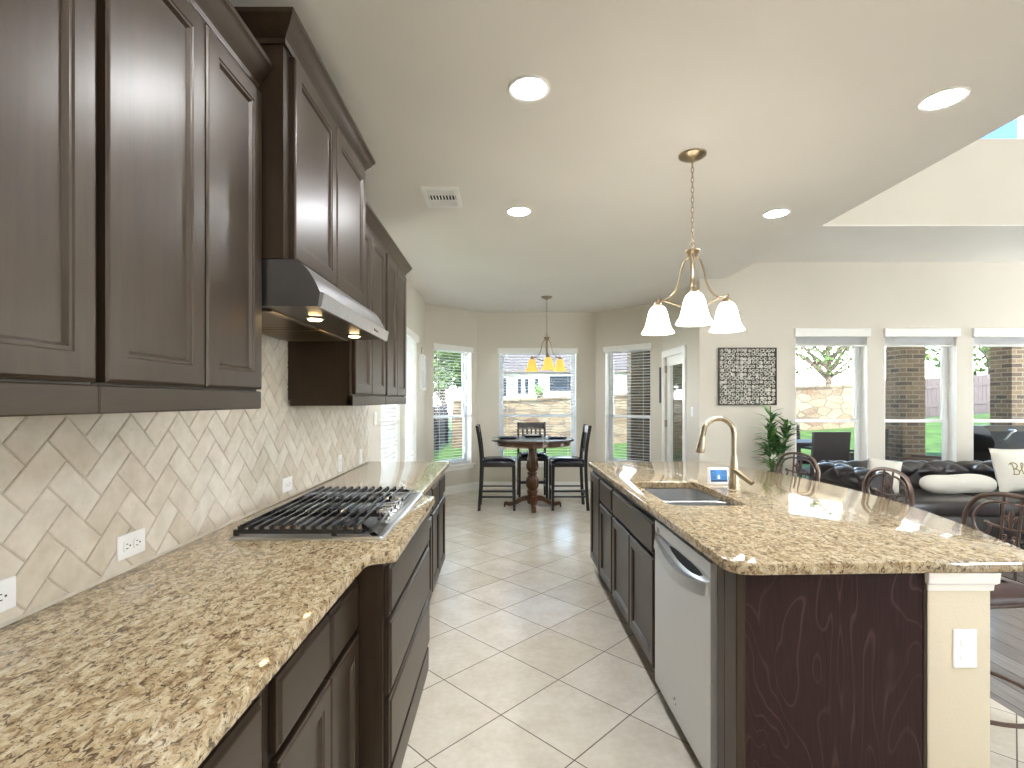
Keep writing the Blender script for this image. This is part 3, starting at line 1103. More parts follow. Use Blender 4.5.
# outlets and switches
def plate(name, label, cat, f, u, v, w_, h_, kind, group=None):
    r = root(name, label, cat, f(u, v, 0), group)
    bm = B()
    box(bm, u - w_ / 2, u + w_ / 2, v - h_ / 2, v + h_ / 2, 0.0, 0.006, fr=f, bev=0.0025)
    obj('cover_plate', bm, 'plastic', r, 0)
    if kind == 'duplex_h' or kind == 'duplex':
        for s in (-1, 1):
            cu, cv = (u + s * 0.0205, v) if kind == 'duplex_h' else (u, v + s * 0.0205)
            bm = B()
            prs = [(0.0165, 0.0155)]
            loop = [Vector((cu + 0.0165 * math.copysign(abs(math.cos(t)) ** 0.6, math.cos(t)), cv + 0.0165 * math.copysign(abs(math.sin(t)) ** 0.6, math.sin(t)))) for t in [2 * PI * k / 20 for k in range(20)]]
            a = [bm.verts.new(f(p.x, p.y, 0.005)) for p in loop]; b = [bm.verts.new(f(p.x, p.y, 0.0085)) for p in loop]
            for k in range(20):
                bm.faces.new((a[k], a[(k + 1) % 20], b[(k + 1) % 20], b[k]))
            bm.faces.new(b)
            k_ = obj('socket', bm, 'plastic', r, 0)
            if name == 'wall_outlet':
                bm = B()
                for du, dv, hu, hv in ((-0.0065, 0.004, 0.0012, 0.0042), (0.0065, 0.004, 0.0012, 0.0036), (0, -0.008, 0.0024, 0.0024)):
                    if kind == 'duplex_h':
                        du, dv, hu, hv = -dv, du, hv, hu
                    box(bm, cu + du - hu, cu + du + hu, cv + dv - hv, cv + dv + hv, 0.0082, 0.0088, fr=f)
                obj('slots', bm, 'slot', k_, 0)
    elif kind == 'rocker':
        bm = B()
        box(bm, u - 0.0165, u + 0.0165, v - 0.033, v + 0.033, 0.005, 0.009, fr=f, bev=0.0015)
        obj('rocker', bm, 'plastic', r, 0)
    return r
ft = fl(XL + 0.0107)
plate('wall_outlet', 'white outlet nearest the viewer, half cut off by the frame', 'outlet', ft, 1.111, 0.985, 0.115, 0.072, 'duplex_h', None)
plate('wall_outlet', 'white outlet on the tiled wall below the near wall cabinets', 'outlet', ft, 1.532, 0.99, 0.115, 0.072, 'duplex_h', None)
plate('wall_outlet', 'white outlet on the tiled wall directly behind the cooktop', 'outlet', ft, 2.64, 0.988, 0.115, 0.072, 'duplex_h', None)
plate('wall_outlet', 'white upright outlet on the tiled wall just past the cooktop', 'outlet', ft, 3.49, 0.992, 0.072, 0.115, 'duplex', None)
plate('light_switch', 'white switch on the tiles nearest the bare wall end', 'light switch', ft, 4.0, 0.985, 0.072, 0.115, 'rocker')
plate('light_switch', 'white switch on the bare wall strip by the closed blind', 'light switch', fl(XL), 4.5, 1.265, 0.075, 0.118, 'rocker')
plate('light_switch', 'white switch on the wall between door casing and corner', 'light switch', frame_of(BR1, (2.31, 6.0)), 1.16, 1.29, 0.075, 0.118, 'rocker')

# ------------------------------------------------------------------ gas cooktop
ct = root('gas_cooktop', 'steel gas cooktop with black iron grates set in the wall worktop', 'cooktop', (-0.72, 2.31, 0.915))
CX0, CX1, CY0, CY1 = -1.0, -0.435, 1.85, 2.765
bm = B()
loop = fillet([(CX0, CY0), (CX1, CY0), (CX1, CY1), (CX0, CY1)], [0.015] * 4)
a = [bm.verts.new((p.x, p.y, 0.9145)) for p in loop]
b = [bm.verts.new((p.x, p.y, 0.920)) for p in loop]
c_ = [bm.verts.new((p.x, p.y, 0.925)) for p in offset(loop, 0.006)]
d_ = [bm.verts.new((p.x, p.y, 0.925)) for p in offset(loop, 0.022)]
e_ = [bm.verts.new((p.x, p.y, 0.919)) for p in offset(loop, 0.034)]
for p, q in ((a, b), (b, c_), (c_, d_), (d_, e_)):
    for k in range(len(p)):
        bm.faces.new((p[k], p[(k + 1) % len(p)], q[(k + 1) % len(p)], q[k]))
bm.faces.new(e_); bm.faces.new(list(reversed(a)))
obj('cooktop_tray', bm, 'steel', ct, 25)
for (bx, by, br) in ((-0.86, 2.02, 0.05), (-0.60, 2.0, 0.045), (-0.77, 2.305, 0.062), (-0.86, 2.60, 0.05), (-0.60, 2.62, 0.045)):
    bm = B(); lathe(bm, [(br, 0), (br, 0.006), (br * 0.85, 0.014), (br * 0.8, 0.014)], (bx, by, 0.9195), 20)
    k_ = obj('burner', bm, 'satin', ct)
    bm = B(); lathe(bm, [(br * 0.78, 0), (br * 0.78, 0.006), (br * 0.65, 0.009), (0, 0.0095)], (bx, by, 0.934), 20)
    obj('burner_cap', bm, 'burner', k_)
def bar(bm, p, q, w_=0.008, h_=0.012):
    p, q = Vector(p), Vector(q)
    d_ = (q - p)
    s = Vector((-d_.y, d_.x, 0)).normalized() * w_ / 2
    up = Vector((0, 0, h_ / 2))
    vs = [bm.verts.new(x) for x in (p - s - up, p + s - up, p + s + up, p - s + up, q - s - up, q + s - up, q + s + up, q - s + up)]
    for f_ in ((0, 1, 2, 3), (7, 6, 5, 4), (0, 4, 5, 1), (1, 5, 6, 2), (2, 6, 7, 3), (3, 7, 4, 0)):
        bm.faces.new([vs[i] for i in f_])
GZ = 0.958
for gi, (ya, yb, xr) in enumerate(((1.872, 2.155, -0.455), (2.16, 2.45, -0.565), (2.455, 2.742, -0.455))):
    bm = B()
    x0 = -0.982
    for x in (x0, xr - (0.0 if gi == 1 else 0.03)):
        bar(bm, (x, ya, GZ - 0.016), (x, yb, GZ - 0.016), 0.011, 0.012)
    for y in (ya + 0.004, yb - 0.004):
        bar(bm, (x0, y, GZ - 0.018), (xr - (0.0 if gi == 1 else 0.06), y, GZ - 0.018), 0.012, 0.014)
    if gi != 1:
        for y in (ya + 0.004, yb - 0.004):
            s = 1 if y < (ya + yb) / 2 else -1
            bar(bm, (xr - 0.06, y, GZ - 0.018), (xr - 0.03, y + s * 0.04, GZ - 0.018), 0.012, 0.014)
    nb = 12 if gi != 1 else 11
    for k in range(nb):
        x = x0 + 0.016 + k * 0.0385
        if x > xr - 0.015:
            break
        bar(bm, (x, ya + 0.006, GZ), (x, yb - 0.006, GZ), 0.0075, 0.013)
        for y in (ya + 0.005, yb - 0.005):
            bar(bm, (x, y - 0.006, GZ - 0.01), (x, y + 0.006, GZ - 0.01), 0.016, 0.026)
    for x in (x0, x0 + 0.36):
        for y in (ya + 0.006, yb - 0.006):
            box(bm, x - 0.008, x + 0.008, y - 0.007, y + 0.007, 0.9195, GZ - 0.01)
    obj('grate', bm, 'iron', ct, 0)
for k in range(5):
    x, y = (-0.505 if k % 2 == 0 else -0.52), 2.155 + k * 0.077
    x = -0.505
    bm = B(); lathe(bm, [(0.027, 0), (0.027, 0.004), (0.022, 0.007), (0.0215, 0.033), (0.019, 0.036), (0, 0.036)], (x, y, 0.9195), 18)
    k_ = obj('knob', bm, 'chrome', ct)
    bm = B(); box(bm, x - 0.0215, x + 0.0215, y - 0.005, y + 0.005, 0.950, 0.962, bev=0.002)
    obj('knob_grip', bm, 'chrome', k_, 0)

# ------------------------------------------------------------------ island
XI = 0.748
IY0, IY1 = 1.635, 4.25
XK = 1.362                # back of the island cabinets
fI = fi(XI)
def island_cab(label, y0, y1, fronts, hollow=False):
    return base_cab(label, y0, y1, XI, fronts, x_back=XK, toe=0.10, sgn=-1, f=fI, hollow=hollow)
island_cab('island sink cabinet with one wide drawer front over two doors', 2.44, 3.40, [('drawer', 2.47, 3.385, *DR), ('door', 2.47, 2.925, *DD), ('door', 2.935, 3.385, *DD)], hollow=True)
island_cab('narrow island cabinet with one drawer over one door beyond the sink', 3.402, 3.845, [('drawer', 3.415, 3.832, *DR), ('door', 3.415, 3.832, *DD)])
island_cab('island cabinet with one full height door at the dining end', 3.847, IY1, [('door', 3.86, IY1 - 0.015, 0.125, 0.832)])

dw = root('dishwasher', 'stainless steel dishwasher in the island, pocket handle on top', 'dishwasher', (1.05, 2.10, 0.001))
obj('tub', sbox(XI + 0.004, XI + 0.58, 1.79, 2.432, 0.09, 0.868), 'burner', dw, 0)
# door skin with a curved pocket and bar handle
bm = B()
DX = XI - 0.022
za, zb = 0.085, 0.852
ya, yb = 1.785, 2.437
ny, nz = 40, 60
def dw_x(y, z):
    t = (y - ya) / (yb - ya)
    x = DX
    # the scoop: a lens between two arcs in the upper part of the door
    if 0.0 < t < 1.0:
        mid = 0.735 + 0.0 * t
        top, bot = 0.802, 0.80 - 0.085 * math.sin(PI * t) ** 0.5
        if bot < z < top:
            s = (z - bot) / max(1e-4, top - bot)
            x += 0.034 * math.sin(PI * min(1, s * 0.9 + 0.1)) * math.sin(PI * t) ** 0.5
    return x
vs = [[bm.verts.new((dw_x(ya + (yb - ya) * i / ny, za + (zb - za) * j / nz), ya + (yb - ya) * i / ny, za + (zb - za) * j / nz)) for j in range(nz + 1)] for i in range(ny + 1)]
for i in range(ny):
    for j in range(nz):
        bm.faces.new((vs[i][j], vs[i + 1][j], vs[i + 1][j + 1], vs[i][j + 1]))
bd = [vs[i][0] for i in range(ny + 1)] + [vs[ny][j] for j in range(1, nz + 1)] + [vs[i][nz] for i in range(ny - 1, -1, -1)] + [vs[0][j] for j in range(nz - 1, 0, -1)]
bk = [bm.verts.new((XI + 0.003, v.co.y, v.co.z)) for v in bd]
for k in range(len(bd)):
    bm.faces.new((bd[k], bd[(k + 1) % len(bd)], bk[(k + 1) % len(bd)], bk[k]))
door = obj('dishwasher_door', bm, 'steel_dw', dw, 40)
bm = B()
L = []
for k in range(25):
    t = k / 24
    y = ya + 0.02 + (yb - ya - 0.04) * t
    z = 0.762 - 0.045 * math.sin(PI * t) ** 0.9
    L.append((y, z))
rows = []
for y, z in L:
    t = (y - ya) / (yb - ya)
    o_ = 0.006 + 0.014 * math.sin(PI * t)
    rows.append([bm.verts.new(p) for p in ((DX + 0.004, y, z + 0.014), (DX - o_, y, z + 0.012), (DX - o_ - 0.004, y, z - 0.034), (DX + 0.004, y, z - 0.04))])
for p, q in zip(rows, rows[1:]):
    for k in range(4):
        bm.faces.new((p[k], p[(k + 1) % 4], q[(k + 1) % 4], q[k]))
bm.faces.new(rows[0]); bm.faces.new(list(reversed(rows[-1])))
obj('handle', bm, 'steel', door, 30)
bm = B()
for z in (0.822, 0.814, 0.806):
    box(bm, DX - 0.0008, DX + 0.001, 2.37, 2.405, z, z + 0.004)
obj('badge', bm, 'burner', door, 0)
bm = B()
box(bm, DX - 0.0006, DX + 0.001, 2.165, 2.18, 0.150, 0.153); box(bm, DX - 0.0006, DX + 0.001, 2.15, 2.158, 0.158, 0.170); box(bm, DX - 0.0006, DX + 0.001, 2.142, 2.150, 0.140, 0.147)
obj('scuff_mark', bm, 'slot', door, 0)
obj('toe_panel', sbox(XI + 0.03, XI + 0.04, 1.79, 2.432, 0.002, 0.085), 'burner', dw, 0)

ip = root('island_end_panel', 'dark grained veneer panel closing the near end of the island', 'end panel', (1.05, IY0, 0.001))
bm = B(); box(bm, XI + 0.03, XK - 0.012, IY0 + 0.004, IY0 + 0.02, 0.001, 0.873)
obj('veneer_sheet', bm, 'veneer', ip, 0)
bm = B(); box(bm, XI, XI + 0.03, IY0, IY0 + 0.09, 0.001, 0.873, bev=0.003)
obj('corner_stile', bm, 'cab', ip, 0)
bm = B(); box(bm, XI + 0.001, XI + 0.028, IY0 + 0.093, IY0 + 0.148, 0.001, 0.872)
obj('filler_strip', bm, 'cab', ip, 0)
bm = B(); box(bm, XK - 0.012, XK - 0.001, IY0 + 0.001, IY0 + 0.02, 0.001, 0.873)
obj('edge_strip', bm, 'cab', ip, 0)

pw = root('wall_island', None, None, (1.465, 2.9, 0.001), kind='structure')
obj('pony_wall', sbox(XK, 1.566, IY0, IY1, 0.001, 0.873, bev=0.008, seg=2), 'pier', pw, 40)
bm = B()
prs = [(0.0, -0.062), (0.004, -0.060), (0.005, -0.042), (0.014, -0.034), (0.016, 0.0)]
lo = []
for o_, z in prs:
    lo.append([bm.verts.new(p) for p in ((XK - o_ * 0.6, IY0 - o_, 0.8735 + z), (1.566 + o_, IY0 - o_, 0.8735 + z), (1.566 + o_, IY1 + o_, 0.8735 + z), (XK - o_ * 0.6, IY1 + o_, 0.8735 + z))])
for a, b in zip(lo, lo[1:]):
    for k in range(4):
        bm.faces.new((a[k], a[(k + 1) % 4], b[(k + 1) % 4], b[k]))
obj('cap_trim', bm, 'trim', pw, 0)
fP = lambda u, v, n_: Vector((u, IY0 - n_, v))
plate('island_outlet', 'white outlet plate on the cream end wall of the island', 'outlet', fP, 1.478, 0.628, 0.076, 0.124, 'duplex')

# worktop of the island with a bowed seating edge and a sink cut-out
arc = []
for k in range(19):
    t = k / 18
    y = 1.70 + (4.16 - 1.70) * t
    arc.append((1.69 + 0.315 * math.sin(PI * (0.06 + 0.9 * t)) ** 0.85, y))
pts = [(0.708, 1.585), (1.655, 1.62)] + arc + [(1.60, 4.275), (0.708, 4.275)]
rads = [0.085, 0.03] + [0] * len(arc) + [0.06, 0.05]
loop = fillet(pts, rads, 8)
SX0, SX1, SY0, SY1 = 0.815, 1.20, 2.47, 3.20
hole = fillet([(SX0, SY0), (SX1, SY0), (SX1, SY1), (SX0, SY1)], [0.07] * 4, 8)
iw = obj('worktop', slab_mesh(loop, 0.874, 0.914, 0.009, hole), 'granite', None, 40)
tag(iw, 'tan granite island worktop with a bowed seating edge and sink opening', 'worktop')
sk = root('kitchen_sink', 'double bowl stainless sink set below the island worktop', 'sink', (1.0, 2.83, 0.66))
def bowl(y0, y1, dz):
    bm = B()
    L = fillet([(SX0 - 0.004, y0), (SX1 + 0.004, y0), (SX1 + 0.004, y1), (SX0 - 0.004, y1)], [0.07] * 4, 8)
    rings = []
    for ins, z in ((-0.006, 0.873), (0.0, 0.868), (0.004, 0.82), (0.010, 0.873 - dz + 0.03), (0.022, 0.873 - dz + 0.008), (0.045, 0.873 - dz)):
        rings.append([bm.verts.new((p.x, p.y, z)) for p in offset(L, ins)])
    for a, b in zip(rings, rings[1:]):
        for k in range(len(a)):
            bm.faces.new((a[k], a[(k + 1) % len(a)], b[(k + 1) % len(a)], b[k]))
    bm.faces.new(rings[-1])
    bmesh.ops.recalc_face_normals(bm, faces=bm.faces)
    return bm
obj('bowl', bowl(2.80, SY1 + 0.004, 0.21), 'steel', sk, 40)
obj('bowl', bowl(SY0 - 0.004, 2.785, 0.17), 'steel', sk, 40)
obj('divider', sbox(SX0 - 0.004, SX1 + 0.004, 2.784, 2.801, 0.80, 0.868, bev=0.005), 'steel', sk, 40)
for y, dz in ((3.0, 0.21), (2.63, 0.17)):
    bm = B(); lathe(bm, [(0.045, 0), (0.045, 0.003), (0.03, 0.002), (0, 0.001)], (1.0, y, 0.8735 - dz), 18)
    obj('drain', bm, 'chrome', sk)

fa = root('kitchen_faucet', 'warm nickel pull-down faucet arching over the island sink', 'faucet', (1.30, 2.87, 0.9145))
bm = B(); lathe(bm, [(0.034, 0), (0.034, 0.006), (0.031, 0.010), (0.030, 0.075), (0.024, 0.10), (0.021, 0.14), (0.0155, 0.2)], (1.30, 2.87, 0.9145), 22)
obj('faucet_body', bm, 'nickel', fa)
bm = B()
pp = [(1.30, 2.87, 1.10), (1.30, 2.87, 1.16), (1.30, 2.87, 1.22)]
cx, cz, rr = 1.213, 1.235, 0.087
for k in range(1, 15):
    a = PI * (k / 15) * 0.93
    pp.append((cx + rr * math.cos(a), 2.87, cz + rr * math.sin(a)))
pp.append((1.122, 2.87, 1.215))
tube(bm, pp, 0.0145, 12)
obj('spout', bm, 'nickel', fa)
bm = B()
tube(bm, [(1.1235, 2.87, 1.222), (1.120, 2.87, 1.20), (1.116, 2.87, 1.17), (1.109, 2.87, 1.135), (1.108, 2.87, 1.128)], [0.0165, 0.018, 0.0225, 0.0265, 0.024], 14)
obj('spray_head', bm, 'nickel', fa)
bm = B()
p0, p1 = Vector((1.292, 2.845, 1.035)), Vector((1.345, 2.75, 0.975))
tube(bm, [p0, p0.lerp(p1, 0.3), p1], [0.014, 0.017, 0.014], 10)
obj('lever', bm, 'nickel', fa)

ws = root('weather_station', 'small white weather station with a blue screen beside the faucet', 'weather station', (1.31, 3.08, 0.9145))
f_ = lambda u, v, n_: Vector((1.245 + u, 3.08 - n_ + v * 0.18, 0.915 + v))
bm = B(); box(bm, 0, 0.125, 0.0, 0.10, -0.02, 0.0, fr=f_, bev=0.004, seg=2)
obj('casing', bm, 'plastic', ws, 40)
bm = B(); box(bm, 0.012, 0.113, 0.016, 0.088, 0.0, 0.0015, fr=f_)
scr = obj('screen', bm, 'lcd', ws, 0)
bm = B()
for (u, v, a, b) in ((0.018, 0.060, 0.024, 0.02), (0.018, 0.036, 0.012, 0.018), (0.034, 0.036, 0.010, 0.018), (0.078, 0.060, 0.012, 0.02), (0.094, 0.060, 0.012, 0.02), (0.080, 0.036, 0.026, 0.014)):
    frame_ring(bm, u, u + a, v, v + b, 0.0028, 0.0014, 0.0019, f_)
box(bm, 0.014, 0.111, 0.018, 0.029, 0.0014, 0.0018, fr=f_)
obj('readout', bm, 'lcd_dark', scr, 0)
bm = B(); box(bm, 0.054, 0.068, 0.033, 0.05, 0.0014, 0.0019, fr=f_, bev=0.0); box(bm, 0.057, 0.065, 0.05, 0.058, 0.0014, 0.0019, fr=f_)
obj('weather_icon', bm, 'lcd_white', scr, 0)

# ------------------------------------------------------------------ ceiling: lamps, vent, chandeliers
def can(label, x, y, z=CZ, group='recessed ceiling lamps'):
    r = root('recessed_light', label, 'ceiling light', (x, y, z), group)
    bm = B(); lathe(bm, [(0.098, 0.0), (0.098, -0.004), (0.092, -0.008), (0.078, -0.006), (0.074, 0.0)], (x, y, z - 0.0005), 32)
    obj('trim_ring', bm, 'trim', r)
    bm = B(); lathe(bm, [(0.0, -0.004), (0.077, -0.004), (0.077, -0.001), (0, -0.001)], (x, y, z - 0.0005), 32)
    obj('lens', bm, 'lamp', r, 0)
can('largest looking recessed light, straight over the aisle', 0.12, 2.33)
can('recessed light over the aisle between the vent and the glass lamp', 0.12, 3.84)
can('recessed light past the glass pendant, by the ceiling edge', 2.08, 3.88)
can('recessed light close to the high blue window', 2.08, 2.41)
for x in (0.12, 2.08):
    for y in (0.85, -0.65, -2.1):
        can('recessed fill light added out of view behind the viewer', x, y)  # unseen lamps added behind the camera to fill the kitchen with light
for x in (4.2, 7.2):
    for y in (-1.0, 2.2):
        can('recessed fill light added out of view in the high living room ceiling', x, y, 5.6)  # unseen lamps added overhead to brighten the living room

av = root('ceiling_vent', 'small white louvred air vent in the kitchen ceiling', 'vent', (-0.425, 3.57, CZ))
fV = lambda u, v, n_: Vector((-0.425 + u, 3.57 + v, CZ - n_))
bm = B(); frame_ring(bm, -0.125, 0.125, -0.17, 0.17, 0.028, 0.0005, 0.012, fV)
obj('vent_frame', bm, 'trim', av, 0)
bm = B(); box(bm, -0.1, 0.1, -0.145, 0.145, 0.0005, 0.002, fr=fV)
obj('duct_shadow_plate', bm, 'slot', av, 0)
bm = B()
for k in range(9):
    u = -0.088 + k * 0.022
    box(bm, u - 0.003, u + 0.003, -0.05, 0.05, 0.002, 0.011, fr=fV)
for v0 in (-0.14, 0.06):
    for k in range(4):
        v = v0 + 0.012 + k * 0.02
        box(bm, -0.097, 0.097, v - 0.005, v + 0.004, 0.002, 0.009, fr=fV)
for v in (-0.055, 0.052):
    box(bm, -0.097, 0.097, v - 0.004, v + 0.004, 0.002, 0.012, fr=fV)
obj('louvres', bm, 'trim', av, 0)

def chandelier(label, x, y, a0, shade, drop=0.0):
    r = root('chandelier', label, 'chandelier', (x, y, CZ))
    bm = B(); lathe(bm, [(0.078, 0), (0.076, -0.010), (0.05, -0.026), (0.02, -0.032), (0.008, -0.045), (0, -0.046)], (x, y, CZ - 0.0005), 28)
    obj('ceiling_canopy', bm, 'satin', r)
    bm = B()
    z = CZ - 0.048
    k = 0
    while z > 2.335:
        c = Vector((x, y, z - 0.012))
        ax = Vector((1, 0, 0)) if k % 2 else Vector((0, 1, 0))
        tube(bm, [c + ax * 0.008 * math.cos(t) + Vector((0, 0, 0.018 * math.sin(t))) for t in [2 * PI * q / 10 for q in range(10)]], 0.0023, 5, closed=True)
        z -= 0.029
        k += 1
    obj('chain', bm, 'satin', r)
    bm = B()
    tube(bm, [Vector((x, y, 2.318)) + Vector((0.016 * math.cos(t), 0, 0.022 * math.sin(t))) for t in [2 * PI * q / 14 for q in range(14)]], 0.0035, 6, closed=True)
    obj('hanging_loop', bm, 'satin', r)
    bm = B(); lathe(bm, [(0.0, 2.298), (0.04, 2.296), (0.042, 2.288), (0.024, 2.258), (0.015, 2.25), (0.013, 2.20), (0.012, 2.02), (0.02, 2.0), (0.022, 1.985), (0.012, 1.965), (0.015, 1.95), (0.006, 1.935), (0, 1.93)], (x, y, 0), 18)
    obj('stem', bm, 'satin', r)
    for k in range(3):
        a = R(a0 + 120 * k)
        dx, dy = math.cos(a), math.sin(a)
        q = lambda rr, z: (x + dx * rr, y + dy * rr, z)
        bm = B()
        tube(bm, spline([q(0.022, 2.265), q(0.05, 2.24), q(0.075, 2.18), q(0.095, 2.10), q(0.14, 2.045), q(0.19, 2.03), q(0.225, 2.03)], 6), 0.0058, 8)
        tube(bm, spline([q(0.018, 1.985), q(0.06, 1.975), q(0.11, 1.995), q(0.16, 2.02), q(0.2, 2.03)], 6), 0.005, 8)
        arm = obj('arm', bm, 'satin', r)
        c = q(0.225, 0)
        bm = B(); lathe(bm, [(0.0, 2.052), (0.01, 2.05), (0.012, 2.03), (0.022, 2.02), (0.03, 1.995), (0.03, 1.985), (0, 1.985)], c, 18)
        obj('shade_holder', bm, 'satin', arm)
        out = [(0.03, 2.0), (0.045, 1.985), (0.058, 1.95), (0.066, 1.91), (0.076, 1.872), (0.092, 1.845), (0.098, 1.835)]
        inn = [(r_ - 0.004, z - 0.001) for r_, z in reversed(out)]
        bm = B(); lathe(bm, out + inn, c, 28, closed=True)
        obj('lamp_shade', bm, shade, arm)
chandelier('bronze three arm chandelier with white glass shades over the island', 1.10, 2.96, 12, 'shade_white')
chandelier('small bronze chandelier with amber shades over the dining table', 0.60, 7.0, 30, 'shade_amber')

# ------------------------------------------------------------------ dining nook
TX, TY = 0.395, 6.85
tb = root('dining_table', 'round dark pedestal table with a carved turned base in the bay', 'table', (TX, TY, 0.001))
bm = B(); lathe(bm, [(0.0, 0.885), (0.54, 0.885), (0.553, 0.892), (0.553, 0.908), (0.545, 0.918), (0.0, 0.92)], (TX, TY, 0), 64)
obj('tabletop', bm, 'table_top', tb)
bm = B(); lathe(bm, [(0.50, 0.886), (0.505, 0.835), (0.49, 0.83), (0.485, 0.886)], (TX, TY, 0), 64, closed=True)
obj('apron', bm, 'table_wood', tb)
bm = B()
pr = [(0.09, 0.886), (0.088, 0.86), (0.06, 0.84), (0.055, 0.80), (0.064, 0.79), (0.066, 0.775), (0.056, 0.765), (0.06, 0.70), (0.072, 0.62), (0.082, 0.56), (0.084, 0.53), (0.072, 0.50), (0.052, 0.475), (0.07, 0.46), (0.072, 0.445), (0.055, 0.43), (0.064, 0.415), (0.082, 0.38), (0.088, 0.33), (0.084, 0.28), (0.066, 0.245), (0.056, 0.232), (0.07, 0.22), (0.074, 0.20), (0.066, 0.18), (0.07, 0.14), (0.07, 0.05), (0.05, 0.04)]
def carve(a, z):
    k = 0.0
    for c, h in ((0.62, 0.17), (0.33, 0.10)):
        if abs(z - c) < h:
            k += 0.07 * (math.cos(12 * a) - 1) * math.cos((z - c) / h * PI / 2)
    return 1 + k
lathe(bm, pr, (TX, TY, 0), 72, mod=carve)
obj('pedestal', bm, 'table_wood', tb)
for k in range(4):
    a = R(-90 + 90 * k)
    bm = B()
    pts = spline([(0.03, 0.13), (0.12, 0.125), (0.22, 0.075), (0.30, 0.05), (0.36, 0.06), (0.385, 0.04)], 5)
    rows = []
    for i, p in enumerate(pts):
        hw = 0.033 * (1 - 0.25 * i / len(pts))
        t = 0.045 * (1 - 0.45 * i / len(pts))
        zt, zb_ = p.y + t * 0.6, max(0.001, p.y - t)
        if i > len(pts) - 6:
            zb_ = 0.001
        rows.append([Vector((p.x, s * hw, z)) for s, z in ((-1, zb_), (1, zb_), (1, zt - 0.008), (0.6, zt), (-0.6, zt), (-1, zt - 0.008))])
    vs = [[bm.verts.new(v) for v in r_] for r_ in rows]
    for p, q in zip(vs, vs[1:]):
        for i in range(6):
            bm.faces.new((p[i], p[(i + 1) % 6], q[(i + 1) % 6], q[i]))
    bm.faces.new(vs[0]); bm.faces.new(list(reversed(vs[-1])))
    bmesh.ops.transform(bm, matrix=Matrix.Translation((TX, TY, 0)) @ Matrix.Rotation(a, 4, 'Z'), verts=bm.verts)
    obj('foot', bm, 'table_wood', tb, 40)

def square_plate(label, x, y, rot, s, white):
    r = root('square_plate', label, 'plate', (0, 0, 0))
    bm = B()
    L = fillet([(-s, -s), (s, -s), (s, s), (-s, s)], [0.03] * 4)
    rg = [[bm.verts.new((p.x, p.y, z)) for p in offset(L, i)] for i, z in ((0.06, 0.0), (0.02, 0.008), (0.0, 0.02), (0.004, 0.022), (0.05, 0.010), (0.065, 0.006))]
    for p, q in zip(rg, rg[1:]):
        for k in range(len(p)):
            bm.faces.new((p[k], p[(k + 1) % len(p)], q[(k + 1) % len(p)], q[k]))
    bm.faces.new(rg[-1]); bm.faces.new(list(reversed(rg[0])))
    obj('plate_body', bm, 'plate_dark', r, 40)
    if white:
        bm = B()
        L = fillet([(-s + 0.045, -s + 0.045), (s - 0.045, -s + 0.045), (s - 0.045, s - 0.045), (-s + 0.045, s - 0.045)], [0.02] * 4)
        rg = [[bm.verts.new((p.x, p.y, z)) for p in offset(L, i)] for i, z in ((0.03, 0.0065), (0.0, 0.024), (0.003, 0.026), (0.03, 0.016))]
        for p, q in zip(rg, rg[1:]):
            for k in range(len(p)):
                bm.faces.new((p[k], p[(k + 1) % len(p)], q[(k + 1) % len(p)], q[k]))
        bm.faces.new(rg[-1])
        obj('white_dish', bm, 'plate_white', r, 40)
    r.location = (x, y, 0.9205)
    r.rotation_euler = (0, 0, rot)
square_plate('dark square plate at the place of the chair with its back to the closed blinds', TX - 0.33, TY - 0.02, 0.05, 0.135, False)
square_plate('square plate with a white dish before the far chair', TX + 0.02, TY + 0.33, 0.0, 0.14, True)
square_plate('dark square plate with white dish on the table side nearer the glazed door', TX + 0.33, TY + 0.0, -0.05, 0.135, True)

# counter-height chair, local: faces +X, origin on the floor under the seat centre
ch = root('dining_chair', 'black counter-height chair on the closed-blind side of the table', 'chair', (0, 0, 0), None)
for s in (-1, 1):
    bm = B()
    pts = [(-0.235, 0.0), (-0.215, 0.30), (-0.205, 0.62), (-0.222, 0.85), (-0.262, 1.10)]
    P = spline([(x, 0, z) for x, z in pts], 5)
    rows = []
    for p in P:
        rows.append([bm.verts.new((p.x + dx, s * 0.20 + dy, p.z + 0.001)) for dx, dy in ((-0.02, -0.016), (0.02, -0.016), (0.02, 0.016), (-0.02, 0.016))])
    for p, q in zip(rows, rows[1:]):
        for k in range(4):
            bm.faces.new((p[k], p[(k + 1) % 4], q[(k + 1) % 4], q[k]))
    bm.faces.new(rows[0]); bm.faces.new(rows[-1])
    obj('leg', bm, 'black_wood', ch, 30)
    bm = B()
    rows = [[bm.verts.new((0.215 + t + dx, s * 0.195 + dy, z)) for dx, dy in ((-h, -h), (h, -h), (h, h), (-h, h))] for t, z, h in ((0.006, 0.001, 0.015), (0.0, 0.60, 0.02))]
    for k in range(4):
        bm.faces.new((rows[0][k], rows[0][(k + 1) % 4], rows[1][(k + 1) % 4], rows[1][k]))
    bm.faces.new(rows[0]); bm.faces.new(rows[1])
    obj('leg', bm, 'black_wood', ch, 0)
bm = B(); box(bm, -0.215, 0.228, -0.205, 0.205, 0.565, 0.615, bev=0.004)
obj('seat_frame', bm, 'black_wood', ch, 0)
bm = B()
nx = 12
vs = {}
for i in range(nx + 1):
    for j in range(nx + 1):
        u, v = i / nx * 2 - 1, j / nx * 2 - 1
        k = (1 - abs(u) ** 4) * (1 - abs(v) ** 4)
        vs[i, j] = bm.verts.new((0.01 + u * 0.225, v * 0.21, 0.63 + 0.045 * k ** 0.5))
for i in range(nx):
    for j in range(nx):
        bm.faces.new((vs[i, j], vs[i + 1, j], vs[i + 1, j + 1], vs[i, j + 1]))
